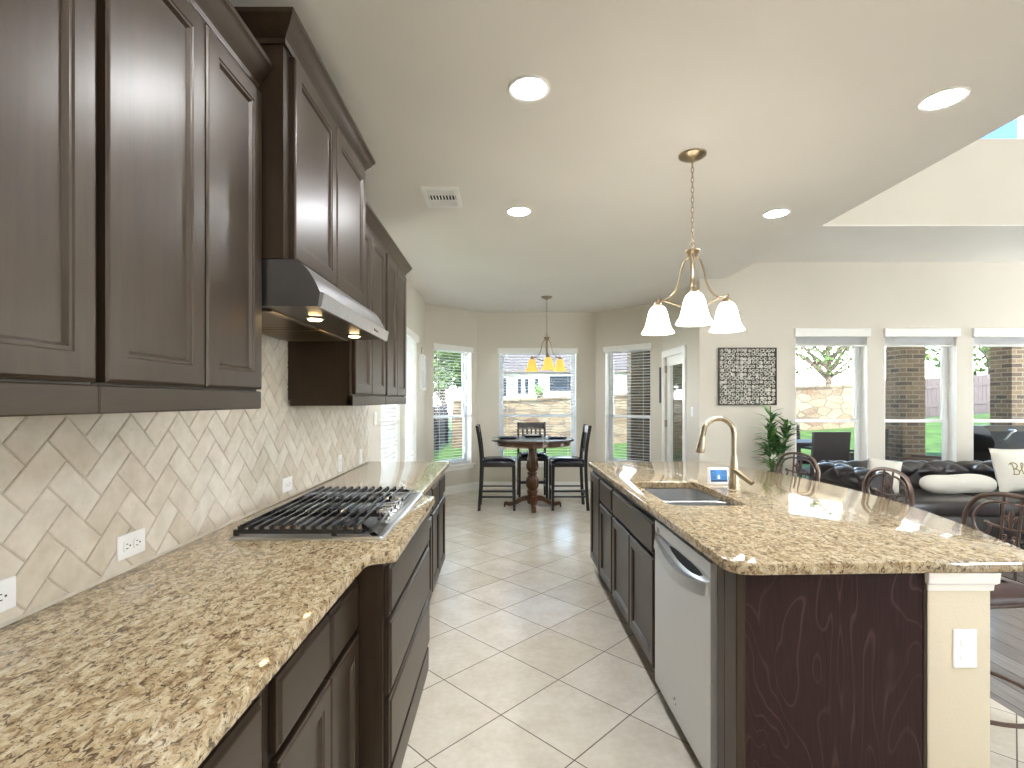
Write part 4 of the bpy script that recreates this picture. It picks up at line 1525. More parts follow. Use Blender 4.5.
bd = [vs[i, 0] for i in range(nx + 1)] + [vs[nx, j] for j in range(1, nx + 1)] + [vs[i, nx] for i in range(nx - 1, -1, -1)] + [vs[0, j] for j in range(nx - 1, 0, -1)]
lo_ = [bm.verts.new((v.co.x, v.co.y, 0.614)) for v in bd]
for k in range(len(bd)):
    bm.faces.new((bd[k], bd[(k + 1) % len(bd)], lo_[(k + 1) % len(bd)], lo_[k]))
bm.faces.new(lo_)
obj('seat_cushion', bm, 'black_seat', ch, 50)
def back_x(z):
    return -0.213 - 0.05 * max(0, (z - 0.66) / 0.44) ** 1.3
for z0, z1 in ((1.0, 1.095), (0.74, 0.78)):
    bm = B()
    rows = []
    for k in range(9):
        v = -0.186 + 0.372 * k / 8
        bow = -0.012 * (1 - (v / 0.186) ** 2)
        rows.append([bm.verts.new((back_x(z) + bow + d_, v, z)) for d_, z in ((-0.01, z0), (0.01, z0), (0.01, z1), (-0.01, z1))])
    for p, q in zip(rows, rows[1:]):
        for k in range(4):
            bm.faces.new((p[k], p[(k + 1) % 4], q[(k + 1) % 4], q[k]))
    bm.faces.new(rows[0]); bm.faces.new(rows[-1])
    obj('back_rail', bm, 'grey_wood' if z0 > 0.9 else 'black_wood', ch, 40)
for v in (-0.13, -0.065, 0.0, 0.065, 0.13):
    bm = B()
    bow = -0.012 * (1 - (v / 0.186) ** 2)
    rows = [[bm.verts.new((back_x(z) + bow + dx, v + dy, z)) for dx, dy in ((-0.006, -0.014), (0.006, -0.014), (0.006, 0.014), (-0.006, 0.014))] for z in (0.775, 0.89, 1.005)]
    for p, q in zip(rows, rows[1:]):
        for k in range(4):
            bm.faces.new((p[k], p[(k + 1) % 4], q[(k + 1) % 4], q[k]))
    bm.faces.new(rows[0]); bm.faces.new(rows[-1])
    obj('back_slat', bm, 'black_wood', ch, 0)
for s in (-1, 1):
    for z, h in ((0.18, 0.011), (0.255, 0.009)):
        obj('stretcher', sbox(-0.21, 0.205, s * 0.197 - 0.008, s * 0.197 + 0.008, z - h, z + h), 'black_wood', ch, 0)
obj('stretcher', sbox(0.208, 0.224, -0.18, 0.18, 0.24, 0.27), 'black_wood', ch, 0)
obj('stretcher', sbox(-0.228, -0.212, -0.185, 0.185, 0.19, 0.215), 'black_wood', ch, 0)
ch.location = (-0.075, 6.79, 0)
c2 = copy_tree(ch)
c2.location = (0.865, 6.80, 0); c2.rotation_euler = (0, 0, PI)
c2['label'] = 'black counter-height chair on the glazed door side of the table'
c3 = copy_tree(ch)
c3.location = (0.43, 7.48, 0); c3.rotation_euler = (0, 0, R(-90))
c3['label'] = 'black counter-height chair behind the table, its back to the wide window'
for c in (ch, c2, c3):
    c['group'] = 'chairs around the dining table'

# ------------------------------------------------------------------ wall decoration
fW = lambda u, v, n_: Vector((u, 6.0 - n_, v))
art = root('wall_art', 'square metal ring wall art hanging above the green plant', 'wall art', (2.87, 5.99, 1.7))
bm = B(); frame_ring(bm, 2.525, 3.205, 1.37, 2.045, 0.012, 0.006, 0.032, fW)
obj('frame', bm, 'pewter_dark', art, 0)
bm = B(); box(bm, 2.535, 3.195, 1.38, 2.035, 0.004, 0.008, fr=fW)
obj('backing', bm, 'pewter_dark', art, 0)
bm = B()
rnd = random.Random(5)
for i in range(14):
    for j in range(14):
        u = 2.561 + i * 0.0467 + rnd.uniform(-0.006, 0.006) + (0.004 if j % 2 else 0)
        v = 1.405 + j * 0.0467 + rnd.uniform(-0.006, 0.006)
        rr = rnd.uniform(0.013, 0.019)
        c = fW(u, v, 0.016 + rnd.uniform(0, 0.008))
        tube(bm, [c + Vector((rr * math.cos(t), 0, rr * math.sin(t))) for t in [2 * PI * q / 12 for q in range(12)]], 0.0065, 6, closed=True)
        if rnd.random() < 0.35:
            lathe_b = B()
            k0 = [bm.verts.new(c + Vector((rr * math.cos(2 * PI * q / 12), 0.002, rr * math.sin(2 * PI * q / 12)))) for q in range(12)]
            bm.faces.new(k0)
            lathe_b.free()
obj('ring_lattice', bm, 'pewter', art, 50)

pf = root('framed_picture', 'small framed picture beyond the closed side wall blinds', 'picture', (XL, 7.0, 1.8))
fA = fl(XL)
bm = B(); frame_ring(bm, 6.82, 7.16, 1.57, 2.05, 0.03, 0.002, 0.05, fA)
obj('frame', bm, 'trim', pf, 0)
bm = B(); frame_ring(bm, 6.845, 7.135, 1.595, 2.025, 0.02, 0.03, 0.06, fA); box(bm, 6.85, 7.13, 1.6, 2.02, 0.01, 0.05, fr=fA)
obj('picture_sheet', bm, 'picture', pf, 0)
bm = B()
tube(bm, [fA(6.99, 2.05, 0.02), fA(6.99, 2.13, 0.012), fA(6.99, 2.16, 0.02), fA(6.99, 2.15, 0.03)], 0.006, 6)
obj('hanging_hook', bm, 'satin', pf)
fA2 = frame_of(BR0, BR1)
bm = B()
for k in range(1):
    box(bm, 1.112, 1.142, 1.39, 1.91, 0.002, 0.016, fr=fA2, bev=0.004)
o = obj('wooden_wall_plaque', bm, 'grey_wood', None, 0)
tag(o, 'slim dark upright plaque in the wall corner next to the glazed door', 'wall plaque')

# ------------------------------------------------------------------ bar stools (local: faces +X, origin on the floor)
st = root('bar_stool', 'scroll-backed iron bar stool nearest the cream end wall of the island', 'bar stool', (0, 0, 0))
bm = B()
N_ = 14
rows = []
L = fillet([(-0.19, -0.19), (0.20, -0.20), (0.20, 0.20), (-0.19, 0.19)], [0.09, 0.11, 0.11, 0.09], 6)
for ins, z in ((0.012, 0.615), (0.0, 0.625), (0.0, 0.645), (0.012, 0.662), (0.05, 0.672), (0.11, 0.675)):
    rows.append([bm.verts.new((p.x, p.y, z)) for p in offset(L, ins)])
for p, q in zip(rows, rows[1:]):
    for k in range(len(p)):
        bm.faces.new((p[k], p[(k + 1) % len(p)], q[(k + 1) % len(p)], q[k]))
bm.faces.new(rows[-1]); bm.faces.new(list(reversed(rows[0])))
obj('seat', bm, 'brown_leather', st, 45)
bm = B(); tube(bm, [(p.x, p.y, 0.606) for p in offset(L, 0.03)], 0.010, 8, closed=True)
obj('seat_ring', bm, 'wrought', st)
for sx_, sy_ in ((1, -1), (1, 1), (-1, -1), (-1, 1)):
    bm = B(); tube(bm, spline([(sx_ * 0.145, sy_ * 0.15, 0.60), (sx_ * 0.165, sy_ * 0.168, 0.50), (sx_ * 0.185, sy_ * 0.188, 0.25), (sx_ * 0.225, sy_ * 0.225, 0.010)], 5), 0.0115, 8)
    obj('leg', bm, 'wrought', st)
bm = B(); tube(bm, [(0.262 * math.cos(t), 0.262 * math.sin(t), 0.19) for t in [2 * PI * q / 36 for q in range(36)]], 0.009, 8, closed=True)
obj('footrest_ring', bm, 'wrought', st)
def bk_(y, z):
    return (-0.195 - 0.10 * max(0, z - 0.62), y, z)
bm = B()
pts = [bk_(y, z) for y, z in ((-0.165, 0.61), (-0.19, 0.72), (-0.205, 0.83), (-0.195, 0.91), (-0.15, 0.975), (-0.08, 1.003), (0, 1.01), (0.08, 1.003), (0.15, 0.975), (0.195, 0.91), (0.205, 0.83), (0.19, 0.72), (0.165, 0.61))]
tube(bm, spline(pts, 5), 0.0105, 10)
obj('back_frame', bm, 'wrought', st)
for s in (-1, 1):
    bm = B()
    pts = [(0.012, 0.972), (0.06, 0.972), (0.12, 0.952), (0.158, 0.905), (0.160, 0.855), (0.132, 0.822), (0.098, 0.826), (0.086, 0.855), (0.100, 0.872)]
    tube(bm, spline([bk_(s * y, z) for y, z in pts], 6), 0.0062, 8)
    bmesh.ops.create_icosphere(bm, subdivisions=2, radius=0.011, matrix=Matrix.Translation(bk_(s * 0.102, 0.872)))
    obj('scroll', bm, 'wrought', st)
    bm = B(); tube(bm, [bk_(s * 0.038, 1.0), bk_(s * 0.034, 0.80), bk_(s * 0.038, 0.615)], 0.006, 8)
    obj('back_rod', bm, 'wrought', st)
bm = B()
tube(bm, spline([bk_(y, z) for y, z in ((-0.102, 0.872), (-0.05, 0.866), (0, 0.862), (0.05, 0.866), (0.102, 0.872))], 5), 0.0055, 8)
tube(bm, [bk_(-0.185, 0.74), bk_(0.185, 0.74)], 0.0055, 8)
obj('cross_bar', bm, 'wrought', st)
bm = B()
tube(bm, [bk_(0, 0.865), bk_(0, 0.89), bk_(0, 0.92), bk_(0, 0.955)], [0.005, 0.009, 0.012, 0.002], 8)
for s in (-1, 1):
    tube(bm, spline([bk_(0, 0.885), bk_(s * 0.012, 0.905), bk_(s * 0.024, 0.918), bk_(s * 0.026, 0.902)], 5), [0.005] * 15 + [0.003], 6)
    tube(bm, spline([bk_(s * 0.034, 0.80), bk_(s * 0.016, 0.815), bk_(s * 0.016, 0.835), bk_(s * 0.030, 0.83)], 5), 0.0042, 6)
obj('lily_ornament', bm, 'wrought', st)
st.location = (1.975, 2.19, 0)
st.rotation_euler = (0, 0, PI + R(4))
s2 = copy_tree(st)
s2.location = (2.08, 3.07, 0); s2.rotation_euler = (0, 0, PI - R(3))
s2['label'] = 'scroll-backed iron bar stool in the middle of the three, before the sofa arm'
s3 = copy_tree(st)
s3.location = (2.08, 3.93, 0); s3.rotation_euler = (0, 0, PI + R(14))
s3['label'] = 'scroll-backed iron bar stool below the green plant'
for s in (st, s2, s3):
    s['group'] = 'stools along the island'

# ------------------------------------------------------------------ tufted sofa
so = root('tufted_sofa', 'dark leather tufted sofa with rolled arms under the living room windows', 'sofa', (4.65, 5.25, 0.001))
def roll_profile(front_h=0.42, back_h=0.12, top=0.76, depth=0.30):
    """(d, z) from the inner foot, over the roll, down the outer side."""
    P = [(depth, front_h), (depth - 0.035, 0.52), (depth - 0.055, 0.60)]
    cd, cz, rr = depth - 0.155, top - 0.105, 0.105
    for k in range(0, 13):
        a = R(10 + 215 * k / 12)
        P.append((cd + rr * math.cos(a), cz + rr * math.sin(a)))
    P += [(0.075, 0.54), (0.07, 0.3), (0.07, back_h)]
    return spline([(d, 0, z) for d, z in P], 4)
def rolled(axis_pt, L, place, tuft=0.028, rowsp=0.12, colsp=0.15, zl=0.44):
    """place(l, d, z) -> world; buttoned diamond tufting on the inner face and roll."""
    P = roll_profile()
    s = [0]
    for a, b in zip(P, P[1:]):
        s.append(s[-1] + (b - a).length)
    nl = int(L / 0.018)
    bm = B()
    grid = []
    for i in range(nl + 1):
        l = L * i / nl
        col = []
        for k, p in enumerate(P):
            a, b = P[max(0, k - 1)], P[min(len(P) - 1, k + 1)]
            t = (b - a).normalized()
            nrm = Vector((t.z, 0, -t.x))
            if s[k] < 0.66:
                u = l / colsp; v = s[k] / rowsp
                d1 = abs(math.sin(PI * (u + v) / 2)); d2 = abs(math.sin(PI * (u - v) / 2))
                h = min(d1, d2) ** 0.55
                fade = min(1, max(0, (0.66 - s[k]) / 0.1))
                off = tuft * (h - 0.6) * fade
            else:
                u = l / colsp
                off = -0.008 * (1 - abs(math.sin(PI * u / 2)) ** 0.4) if s[k] < 0.8 else 0
            q = p + nrm * off
            col.append(bm.verts.new(place(l, q.x, q.z)))
        grid.append(col)
    for a, b in zip(grid, grid[1:]):
        for k in range(len(P) - 1):
            bm.faces.new((a[k], a[k + 1], b[k + 1], b[k]))
    bm.faces.new(grid[0]); bm.faces.new(list(reversed(grid[-1])))
    return bm
SXA, SXB, SYF, SYB = 3.42, 5.95, 4.80, 5.76
obj('backrest', rolled(None, SXB - SXA - 0.3, lambda l, d, z: Vector((SXA + 0.15 + l, SYB - d, z))), 'leather', so, 60)
obj('armrest', rolled(None, SYB - SYF - 0.06, lambda l, d, z: Vector((SXA + d, SYF + l, z - 0.01))), 'leather', so, 60)
obj('armrest', rolled(None, SYB - SYF - 0.06, lambda l, d, z: Vector((SXB - d, SYF + l, z - 0.01))), 'leather', so, 60)
bm = B(); box(bm, SXA + 0.12, SXB - 0.12, SYF + 0.02, SYB - 0.1, 0.10, 0.33, bev=0.02, seg=2)
obj('base', bm, 'leather', so, 40)
for a, b in ((SXA + 0.29, (SXA + SXB) / 2 - 0.004), ((SXA + SXB) / 2 + 0.004, SXB - 0.29)):
    bm = B(); box(bm, a, b, SYF - 0.02, SYB - 0.26, 0.33, 0.48, bev=0.035, seg=3)
    obj('seat_cushion', bm, 'leather', so, 50)
for x in (SXA + 0.2, SXB - 0.2):
    for y in (SYF + 0.08, SYB - 0.2):
        bm = B(); lathe(bm, [(0.022, 0.0), (0.03, 0.02), (0.036, 0.06), (0.03, 0.10)], (x, y, 0.001), 14)
        obj('foot', bm, 'black_wood', so)

def pillow(w_, h_, t, n_=16, pw_=2.6):
    bm = B()
    g = {}
    for side in (1, -1):
        for i in range(n_ + 1):
            for j in range(n_ + 1):
                u, v = i / n_ * 2 - 1, j / n_ * 2 - 1
                if side == -1 and (i in (0, n_) or j in (0, n_)):
                    g[side, i, j] = g[1, i, j]
                    continue
                k = ((1 - abs(u) ** pw_) * (1 - abs(v) ** pw_)) ** 0.55
                pin = 1 - 0.05 * (1 - v * v) * abs(u) ** 3
                pin2 = 1 - 0.05 * (1 - u * u) * abs(v) ** 3
                g[side, i, j] = bm.verts.new((u * w_ / 2 * pin, side * t / 2 * k * -1, v * h_ / 2 * pin2))
    for side in (1, -1):
        for i in range(n_):
            for j in range(n_):
                bm.faces.new((g[side, i, j], g[side, i + 1, j], g[side, i + 1, j + 1], g[side, i, j + 1]))
    return bm
def xform(bm, loc, rx=0, ry=0, rz=0):
    bmesh.ops.transform(bm, matrix=Matrix.Translation(loc) @ Matrix.Rotation(rz, 4, 'Z') @ Matrix.Rotation(rx, 4, 'X') @ Matrix.Rotation(ry, 4, 'Y'), verts=bm.verts)
    return bm
lp = root('lettered_pillow', 'square cream pillow with gold script letters leaning on the sofa back', 'pillow', (5.34, 5.22, 0.48))
T_ = ((5.335, 5.27, 0.705), R(-14), 0, R(4))
obj('pillow_body', xform(pillow(0.56, 0.46, 0.16), *T_), 'linen', lp, 70)
bm = B()
def stroke(pts, r=0.004, n=6):
    P = spline([(x, -0.0805 + 0.06 * min(1, (abs(x) / 0.28)) ** 2.4 + 0.03 * (abs(z) / 0.23) ** 2.6, z) for x, z in [(a - 0.055, b) for a, b in pts]], n)
    tube(bm, P, r, 6)
stroke([(-0.105, 0.05), (-0.095, 0.062), (-0.088, 0.045), (-0.086, 0.0), (-0.09, -0.045), (-0.10, -0.05)], 0.006)
stroke([(-0.125, 0.045), (-0.10, 0.066), (-0.062, 0.066), (-0.044, 0.042), (-0.058, 0.014), (-0.084, 0.006), (-0.052, 0.0), (-0.036, -0.024), (-0.052, -0.048), (-0.085, -0.05), (-0.105, -0.04)], 0.0055)
stroke([(-0.03, -0.02), (0.0, 0.015), (0.018, 0.05), (0.012, 0.066), (-0.002, 0.055), (-0.006, 0.01), (0.0, -0.04), (0.018, -0.05), (0.035, -0.035)], 0.0048)
obj('lettering', xform(bm, *T_), 'gold', lp)
bm = B()
rows = []
for k in range(25):
    t = k / 24 * 2 - 1
    r_ = 0.098 * max(0.02, (1 - abs(t) ** 5)) ** 0.5
    rows.append([bm.verts.new((4.62 + t * 0.385, 5.18 + r_ * 0.85 * math.cos(2 * PI * q / 20), 0.577 + r_ * math.sin(2 * PI * q / 20) + 0.006 * math.sin(5 * t))) for q in range(20)])
for p, q in zip(rows, rows[1:]):
    for k in range(20):
        bm.faces.new((p[k], p[(k + 1) % 20], q[(k + 1) % 20], q[k]))
bm.faces.new(rows[0]); bm.faces.new(rows[-1])
o = obj('bolster_pillow', bm, 'linen', None, 60)
tag(o, 'long cream bolster lying along the dark sofa seat', 'pillow')
o = obj('throw_pillow', xform(pillow(0.30, 0.34, 0.13), (3.95, 5.30, 0.655), R(-20), R(10), R(-24)), 'linen', None, 70)
tag(o, 'cream pillow tucked in the sofa corner, behind the middle bar stool', 'pillow')

# ------------------------------------------------------------------ plant in a tall vase
pl = root('potted_plant', 'leafy green lucky bamboo in a tall rose glass vase under the ring art', 'plant', (3.02, 5.68, 0.001))
bm = B(); lathe(bm, [(0.0, 0.0), (0.085, 0.0), (0.09, 0.02), (0.06, 0.25), (0.05, 0.45), (0.058, 0.56), (0.072, 0.635), (0.067, 0.635), (0.052, 0.56), (0.044, 0.45), (0.05, 0.1), (0.0, 0.08)], (3.02, 5.68, 0.001), 24)
obj('vase', bm, 'vase', pl)
rnd = random.Random(11)
leaf_d, leaf_l = B(), B()
stalk_bm = B()
def leaf(bm, base, d, up, ln, wd):
    d = d.normalized(); sd = d.cross(up).normalized(); up = sd.cross(d)
    L_, R_, M_ = [], [], []
    for k in range(6):
        t = k / 5
        c = base + d * ln * t + up * (-0.22 * ln * t * t)
        ww = wd * (math.sin(PI * min(1, t * 0.92 + 0.08)) ** 0.8)
        L_.append(bm.verts.new(c - sd * ww + up * 0.12 * ww)); R_.append(bm.verts.new(c + sd * ww + up * 0.12 * ww)); M_.append(bm.verts.new(c))
    for k in range(5):
        bm.faces.new((L_[k], M_[k], M_[k + 1], L_[k + 1])); bm.faces.new((M_[k], R_[k], R_[k + 1], M_[k + 1]))
for k in range(9):
    a = rnd.uniform(0, 2 * PI)
    h = (1.36, 1.22, 1.05, 1.0, 1.15, 0.95, 1.1, 0.9, 1.18)[k]
    ln = (-0.02, 0.12, -0.08, 0.05, -0.05, 0.10, 0.02, -0.1, 0.13)[k]
    tp = Vector((3.02 + ln + rnd.uniform(-.02, .02), 5.68 + rnd.uniform(-0.1, 0.06), h))
    b0 = Vector((3.02 + 0.025 * math.cos(a), 5.68 + 0.025 * math.sin(a), 0.12))
    P = spline([b0, b0.lerp(tp, 0.45) * 1.0, b0.lerp(tp, 0.8) + Vector((ln * 0.1, 0, 0)), tp], 6)
    tube(stalk_bm, P, 0.0055, 6)
    for q in range(34):
        t = rnd.uniform(0.48, 1.0)
        i = min(len(P) - 1, int(t * (len(P) - 1)))
        if P[i].z < 0.62:
            continue
        a = rnd.uniform(0, 2 * PI)
        d_ = Vector((math.cos(a), 0.7 * math.sin(a), rnd.uniform(-0.1, 1.0)))
        leaf(leaf_l if rnd.random() < 0.3 else leaf_d, P[i], d_, Vector((0, 0, 1)), rnd.uniform(0.12, 0.22), rnd.uniform(0.014, 0.023))
obj('stalks', stalk_bm, 'stalk', pl)
obj('leaves', leaf_d, 'leaf', pl, 60, recalc=False)
tag(obj('leaves', leaf_l, 'leaf_light', pl, 60, recalc=False), 'paler green leaves')
bm = B()
for k in range(6):
    a = 2 * PI * k / 6
    leaf(bm, Vector((2.965, 5.60, 0.80)), Vector((math.cos(a), -0.6, math.sin(a))), Vector((0, -1, 0.01)), 0.045, 0.016)
obj('flower', bm, 'flower', pl, 60, recalc=False)

# ------------------------------------------------------------------ outside
def gz(x, y):
    k = min(1, max(0, (y - 9.5) / 5))
    return -0.10 + k * (0.05 + 0.068 * max(0, x - 0.8) + 0.05 * max(0, -x - 0.5))
bm = B()
nx, ny = 50, 45
g = [[bm.verts.new((-14 + 44 * i / nx, 6.0 + 34 * j / ny, gz(-14 + 44 * i / nx, 6 + 34 * j / ny))) for j in range(ny + 1)] for i in range(nx + 1)]
for i in range(nx):
    for j in range(ny):
        bm.faces.new((g[i][j], g[i + 1][j], g[i + 1][j + 1], g[i][j + 1]))
struct('lawn_ground', bm, 'grass', 60)
struct('ground_side', sbox(-14, XL - 0.2, -6, 6.0, -0.3, -0.12), 'grass')
struct('patio_floor', sbox(2.52, 10.2, 6.17, 9.4, -0.3, -0.05), 'concrete')
struct('patio_ceiling', sbox(2.5, 10.2, 6.18, 9.3, 2.72, 2.95), 'soffit')

def brick_column(label, x0, x1, y0, y1):
    r = root('brick_column', label, 'column', ((x0 + x1) / 2, (y0 + y1) / 2, -0.05), None)
    obj('shaft', sbox(x0, x1, y0, y1, -0.05, 2.715), 'brick', r, 0)
    obj('base_course', sbox(x0 - 0.02, x1 + 0.02, y0 - 0.02, y1 + 0.02, -0.05, 0.35), 'brick', r, 0)
    return r
brick_column('brown brick porch column seen through the middle living room window', 6.66, 7.04, 8.5, 8.88)
brick_column('broad brown brick porch column seen above the lettered pillow', 8.48, 9.3, 8.5, 8.88)
brick_column('dark brick porch pier seen through the glazed door and bay blind', 2.26, 3.5, 9.0, 9.3)

sw = root('stone_retaining_wall', 'pale ledgestone garden wall at the back of the lawn', 'garden wall', (4.5, 15.7, 0.3))
def wall_top(x):
    return 1.40 + 0.045 * max(0, x)
bm = B()
xs = [-1.55 + 0.5 * k for k in range(27)]
prof_ = []
for x in xs:
    prof_.append([bm.verts.new(p) for p in ((x, 15.5, gz(x, 15.5) - 0.3), (x, 15.95, gz(x, 15.95) - 0.3), (x, 15.95, wall_top(x)), (x, 15.5, wall_top(x)))])
for p, q in zip(prof_, prof_[1:]):
    for k in range(4):
        bm.faces.new((p[k], p[(k + 1) % 4], q[(k + 1) % 4], q[k]))
bm.faces.new(prof_[0]); bm.faces.new(prof_[-1])
obj('stonework', bm, 'stone', sw, 0)
bm = B()
rows = [[bm.verts.new(p) for p in ((x, 15.44, wall_top(x)), (x, 16.0, wall_top(x)), (x, 16.0, wall_top(x) + 0.07), (x, 15.44, wall_top(x) + 0.07))] for x in xs]
for p, q in zip(rows, rows[1:]):
    for k in range(4):
        bm.faces.new((p[k], p[(k + 1) % 4], q[(k + 1) % 4], q[k]))
bm.faces.new(rows[0]); bm.faces.new(rows[-1])
obj('coping', bm, 'stone', sw, 0)

def fence(label, p0, p1, h):
    p0, p1 = Vector(p0), Vector(p1)
    L = (p1 - p0).length
    d_ = (p1 - p0).normalized(); nr = Vector((d_.y, -d_.x))
    F = lambda u, v, n_: Vector((p0.x + d_.x * u + nr.x * n_, p0.y + d_.y * u + nr.y * n_, v + gz(p0.x + d_.x * u, p0.y + d_.y * u)))
    r = root('wooden_fence', label, 'fence', F(L / 2, 0, 0))
    bm = B()
    k = 0.0
    while k < L - 0.14:
        box(bm, k + 0.004, k + 0.136, 0.03, h, 0.0, 0.02, fr=F)
        k += 0.14
    obj('boards', bm, 'fence', r, 0)
    for v in (0.35, h - 0.35):
        bm = B()
        n_ = max(2, int(L))
        for q in range(n_):
            box(bm, L * q / n_, L * (q + 1) / n_, v, v + 0.09, 0.02, 0.06, fr=F)
        obj('rail', bm, 'fence', r, 0)
    for q in range(int(L / 2.4) + 1):
        obj('post', sbox(q * 2.4, q * 2.4 + 0.1, -0.1, h + 0.05, 0.02, 0.12, fr=F), 'fence', r, 0)
fence('weathered wooden fence running away beyond the narrow bay window', (-1.95, 9.8), (-1.95, 18.0), 1.25)
fence('weathered board fence behind the brick porch columns', (12.6, 17.0), (22.5, 17.0), 1.32)

def tree(label, x, y, z0, hz, rx, rz, nleaf, ls, seed, mat='tree_leaf', bare=0):
    rnd = random.Random(seed)
    r = root('garden_tree', label, 'tree', (x, y, z0))
    bm = B()
    tube(bm, spline([(x, y, z0 - 0.2), (x + 0.08, y, z0 + hz * 0.5), (x - 0.05, y, hz + rz * 0.4)], 5), [0.16 - 0.011 * k for k in range(11)], 8)
    obj('trunk', bm, 'bark', r)
    for k in range(7 + bare):
        a = rnd.uniform(0, 2 * PI)
        b0 = Vector((x + 0.03, y, z0 + hz * rnd.uniform(0.35, 0.8)))
        e1 = Vector((x + rx * 0.8 * math.cos(a), y + rx * 0.8 * math.sin(a), hz + rz * rnd.uniform(-0.5, 0.7)))
        m1 = b0.lerp(e1, 0.5) + Vector((rnd.uniform(-.2, .2), 0, 0.25))
        bm = B(); tube(bm, spline([b0, m1, e1], 5), [0.055 - 0.0042 * q for q in range(11)], 6)
        obj('branch', bm, 'bark', r)
    bm = B()
    for _ in range(nleaf):
        while True:
            v = Vector((rnd.uniform(-1, 1), rnd.uniform(-1, 1), rnd.uniform(-1, 1)))
            if 0.25 < v.length < 1:
                break
        lump = 0.8 + 0.2 * math.sin(5 * v.x + 3 * v.z) * math.cos(4 * v.y)
        c = Vector((x + v.x * rx * lump, y + v.y * rx * lump, hz + v.z * rz * lump))
        n_ = Vector((rnd.gauss(0, 1), rnd.gauss(0, 1), rnd.gauss(0, 1))).normalized()
        t = n_.orthogonal().normalized(); b_ = n_.cross(t)
        s = ls * rnd.uniform(0.6, 1.3)
        bm.faces.new([bm.verts.new(c + t * s * a + b_ * s * q) for a, q in ((-1, 0), (0, -0.55), (1, 0), (0, 0.55))])
    obj('crown', bm, mat, r, 0, recalc=False)
tree('leafy tree beyond the narrow bay window and wooden fence', -2.3, 19.0, 0.2, 3.1, 1.9, 1.7, 6500, 0.10, 3)
tree('spreading tree over the stone wall beyond the plant side living room window', 12.7, 20.0, 0.9, 3.5, 2.7, 1.6, 2200, 0.075, 4, bare=26)
tree('tree beyond the board fence and brick porch columns', 20.5, 21.5, 1.0, 4.2, 3.0, 2.4, 1500, 0.15, 6, bare=6)
tree('tree rising behind the neighbouring pale house', 1.0, 36.0, 0.5, 7.4, 4.5, 2.5, 1500, 0.22, 8, bare=6)

nh = root('neighbour_house', 'pale neighbouring house with dark windows beyond the garden wall', 'house', (3.0, 30, 0.3))
obj('house_wall', sbox(-2.6, 9.5, 28, 34, 0.0, 3.0), 'siding', nh, 0)
bm = B()
prism_pts = [(27.3, 2.95), (27.3, 3.12), (31, 4.6), (34.7, 3.12), (34.7, 2.95)]
a = [bm.verts.new((-3.2, y, z)) for y, z in prism_pts]; b = [bm.verts.new((10.1, y, z)) for y, z in prism_pts]
for k in range(5):
    bm.faces.new((a[k], a[(k + 1) % 5], b[(k + 1) % 5], b[k]))
bm.faces.new(a); bm.faces.new(b)
obj('roof', bm, 'roofing', nh, 0)
for x0, x1, z0, z1 in ((0.75, 1.05, 1.75, 2.7), (1.15, 1.45, 1.75, 2.7), (1.7, 2.0, 1.75, 2.7), (2.5, 3.9, 1.9, 2.85), (-0.05, 0.25, 1.6, 2.75), (5.2, 6.2, 1.7, 2.7)):
    fh = lambda u, v, n_: Vector((u, 28 - n_, v))
    bm = B(); frame_ring(bm, x0, x1, z0, z1, 0.05, 0.0, 0.05, fh)
    k_ = obj('house_window', bm, 'vinyl', nh, 0)
    bm = B(); box(bm, x0 + 0.05, x1 - 0.05, z0 + 0.05, z1 - 0.05, 0.005, 0.02, fr=fh)
    obj('pane', bm, 'win_dark', k_, 0)
for x in (-0.9, -0.35):
    obj('porch_post', sbox(x, x + 0.16, 27.4, 27.56, 0.2, 2.95), 'roofing', nh, 0)

sh = root('garden_shrub', 'small pale green shrub standing on the stone garden wall', 'shrub', (1.12, 15.72, 1.5))
bm = B()
rnd = random.Random(9)
for _ in range(500):
    v = Vector((rnd.gauss(0, 0.11), rnd.gauss(0, 0.09), rnd.gauss(0.24, 0.11)))
    c = Vector((1.12, 15.72, 1.5)) + v
    n_ = Vector((rnd.gauss(0, 1), rnd.gauss(0, 1), rnd.gauss(0, 1))).normalized()
    t = n_.orthogonal().normalized(); b_ = n_.cross(t)
    bm.faces.new([bm.verts.new(c + t * 0.03 * a + b_ * 0.03 * q) for a, q in ((-1, 0), (0, -0.5), (1, 0), (0, 0.5))])
obj('foliage', bm, 'leaf_light', sh, 0, recalc=False)
bm = B(); lathe(bm, [(0.09, 0), (0.13, 0.16), (0.135, 0.18), (0.11, 0.18), (0.1, 0.15), (0, 0.15)], (1.12, 15.72, wall_top(1.12) + 0.071), 16)
obj('pot', bm, 'bark', sh)

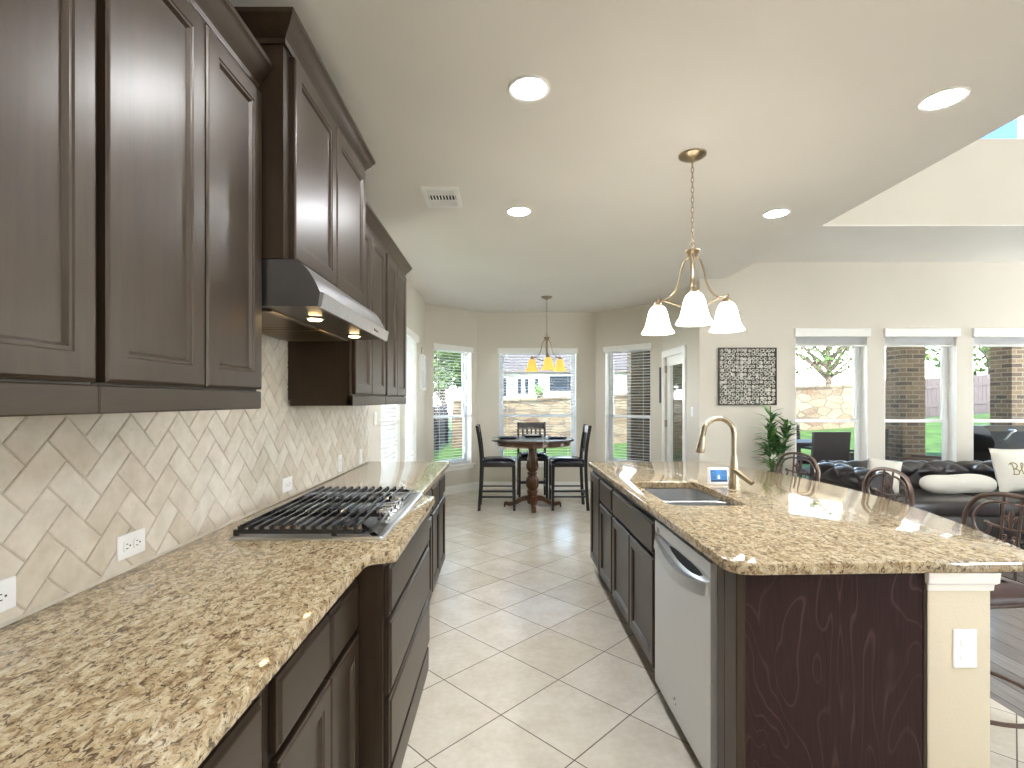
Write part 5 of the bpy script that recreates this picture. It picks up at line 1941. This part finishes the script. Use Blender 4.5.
# porch furniture
def porch_chair(label, x, y, rz, mat='wicker'):
    r = root('porch_chair', label, 'chair', (0, 0, 0), 'wicker chairs on the porch')
    obj('seat', sbox(-0.26, 0.27, -0.27, 0.27, 0.36, 0.43, bev=0.015), mat, r, 0)
    bm = B()
    rows = [[bm.verts.new((-0.25 - 0.10 * (z - 0.4) + dx, dy, z)) for dx, dy in ((-0.025, -0.265), (0.025, -0.265), (0.025, 0.265), (-0.025, 0.265))] for z in (0.36, 0.7, 1.0, 1.02)]
    for p, q in zip(rows, rows[1:]):
        for k in range(4):
            bm.faces.new((p[k], p[(k + 1) % 4], q[(k + 1) % 4], q[k]))
    bm.faces.new(rows[0]); bm.faces.new(rows[-1])
    obj('backrest', bm, mat, r, 0)
    for s in (-1, 1):
        bm = B(); box(bm, -0.27, 0.25, s * 0.27 - 0.03, s * 0.27 + 0.03, 0.60, 0.64, bev=0.008); box(bm, 0.19, 0.25, s * 0.27 - 0.025, s * 0.27 + 0.025, 0.40, 0.61)
        obj('armrest', bm, mat, r, 0)
        for xx in (-0.235, 0.225):
            obj('leg', sbox(xx - 0.025, xx + 0.025, s * 0.24 - 0.025, s * 0.24 + 0.025, 0.0, 0.37), mat, r, 0)
    r.location = (x, y, -0.049)
    r.rotation_euler = (0, 0, rz)
porch_chair('dark wicker porch chair with its back close to the living room window', 4.76, 7.70, R(90))
porch_chair('dark wicker porch chair across the porch table, facing the house', 5.25, 9.2, R(-90))
porch_chair('dark wicker porch chair at the end of the porch table', 5.86, 8.45, R(175))
porch_chair('brown wicker porch chair beside the brick column', 6.30, 7.55, R(130), 'wicker_brown')
pt = root('porch_table', 'dark wicker table on the porch between the wicker chairs', 'table', (5.2, 8.45, -0.05))
bm = B(); box(bm, 4.35, 5.45, 8.05, 8.85, 0.70, 0.76, bev=0.01)
obj('tabletop', bm, 'wicker', pt, 0)
for x in (4.42, 5.38):
    for y in (8.12, 8.78):
        obj('leg', sbox(x - 0.03, x + 0.03, y - 0.03, y + 0.03, -0.049, 0.705), 'wicker', pt, 0)
gr = root('gas_grill', 'black barbecue grill on the porch behind the lettered pillow', 'grill', (7.2, 7.3, -0.05))
obj('cabinet', sbox(6.78, 7.62, 7.0, 7.55, 0.02, 0.72, bev=0.01), 'grill', gr, 0)
bm = B()
pr_ = [(7.0, 0.721), (6.99, 0.85), (7.06, 1.0), (7.2, 1.07), (7.4, 1.07), (7.55, 0.95), (7.56, 0.721)]
a = [bm.verts.new((6.74, y, z)) for y, z in pr_]; b = [bm.verts.new((7.66, y, z)) for y, z in pr_]
for k in range(len(pr_)):
    bm.faces.new((a[k], a[(k + 1) % len(pr_)], b[(k + 1) % len(pr_)], b[k]))
bm.faces.new(a); bm.faces.new(b)
lid = obj('lid', bm, 'grill', gr, 0)
bm = B(); tube(bm, spline([(6.83, 6.99, 0.86), (6.84, 6.94, 0.90), (6.9, 6.93, 0.98), (6.98, 6.95, 1.02), (7.0, 7.05, 1.02)], 5), 0.012, 8)
obj('handle', bm, 'steel', lid)
for x in (6.83, 7.57):
    for y in (7.06, 7.5):
        obj('caster', sbox(x - 0.025, x + 0.025, y - 0.03, y + 0.03, -0.049, 0.022, bev=0.012), 'burner', gr, 0)
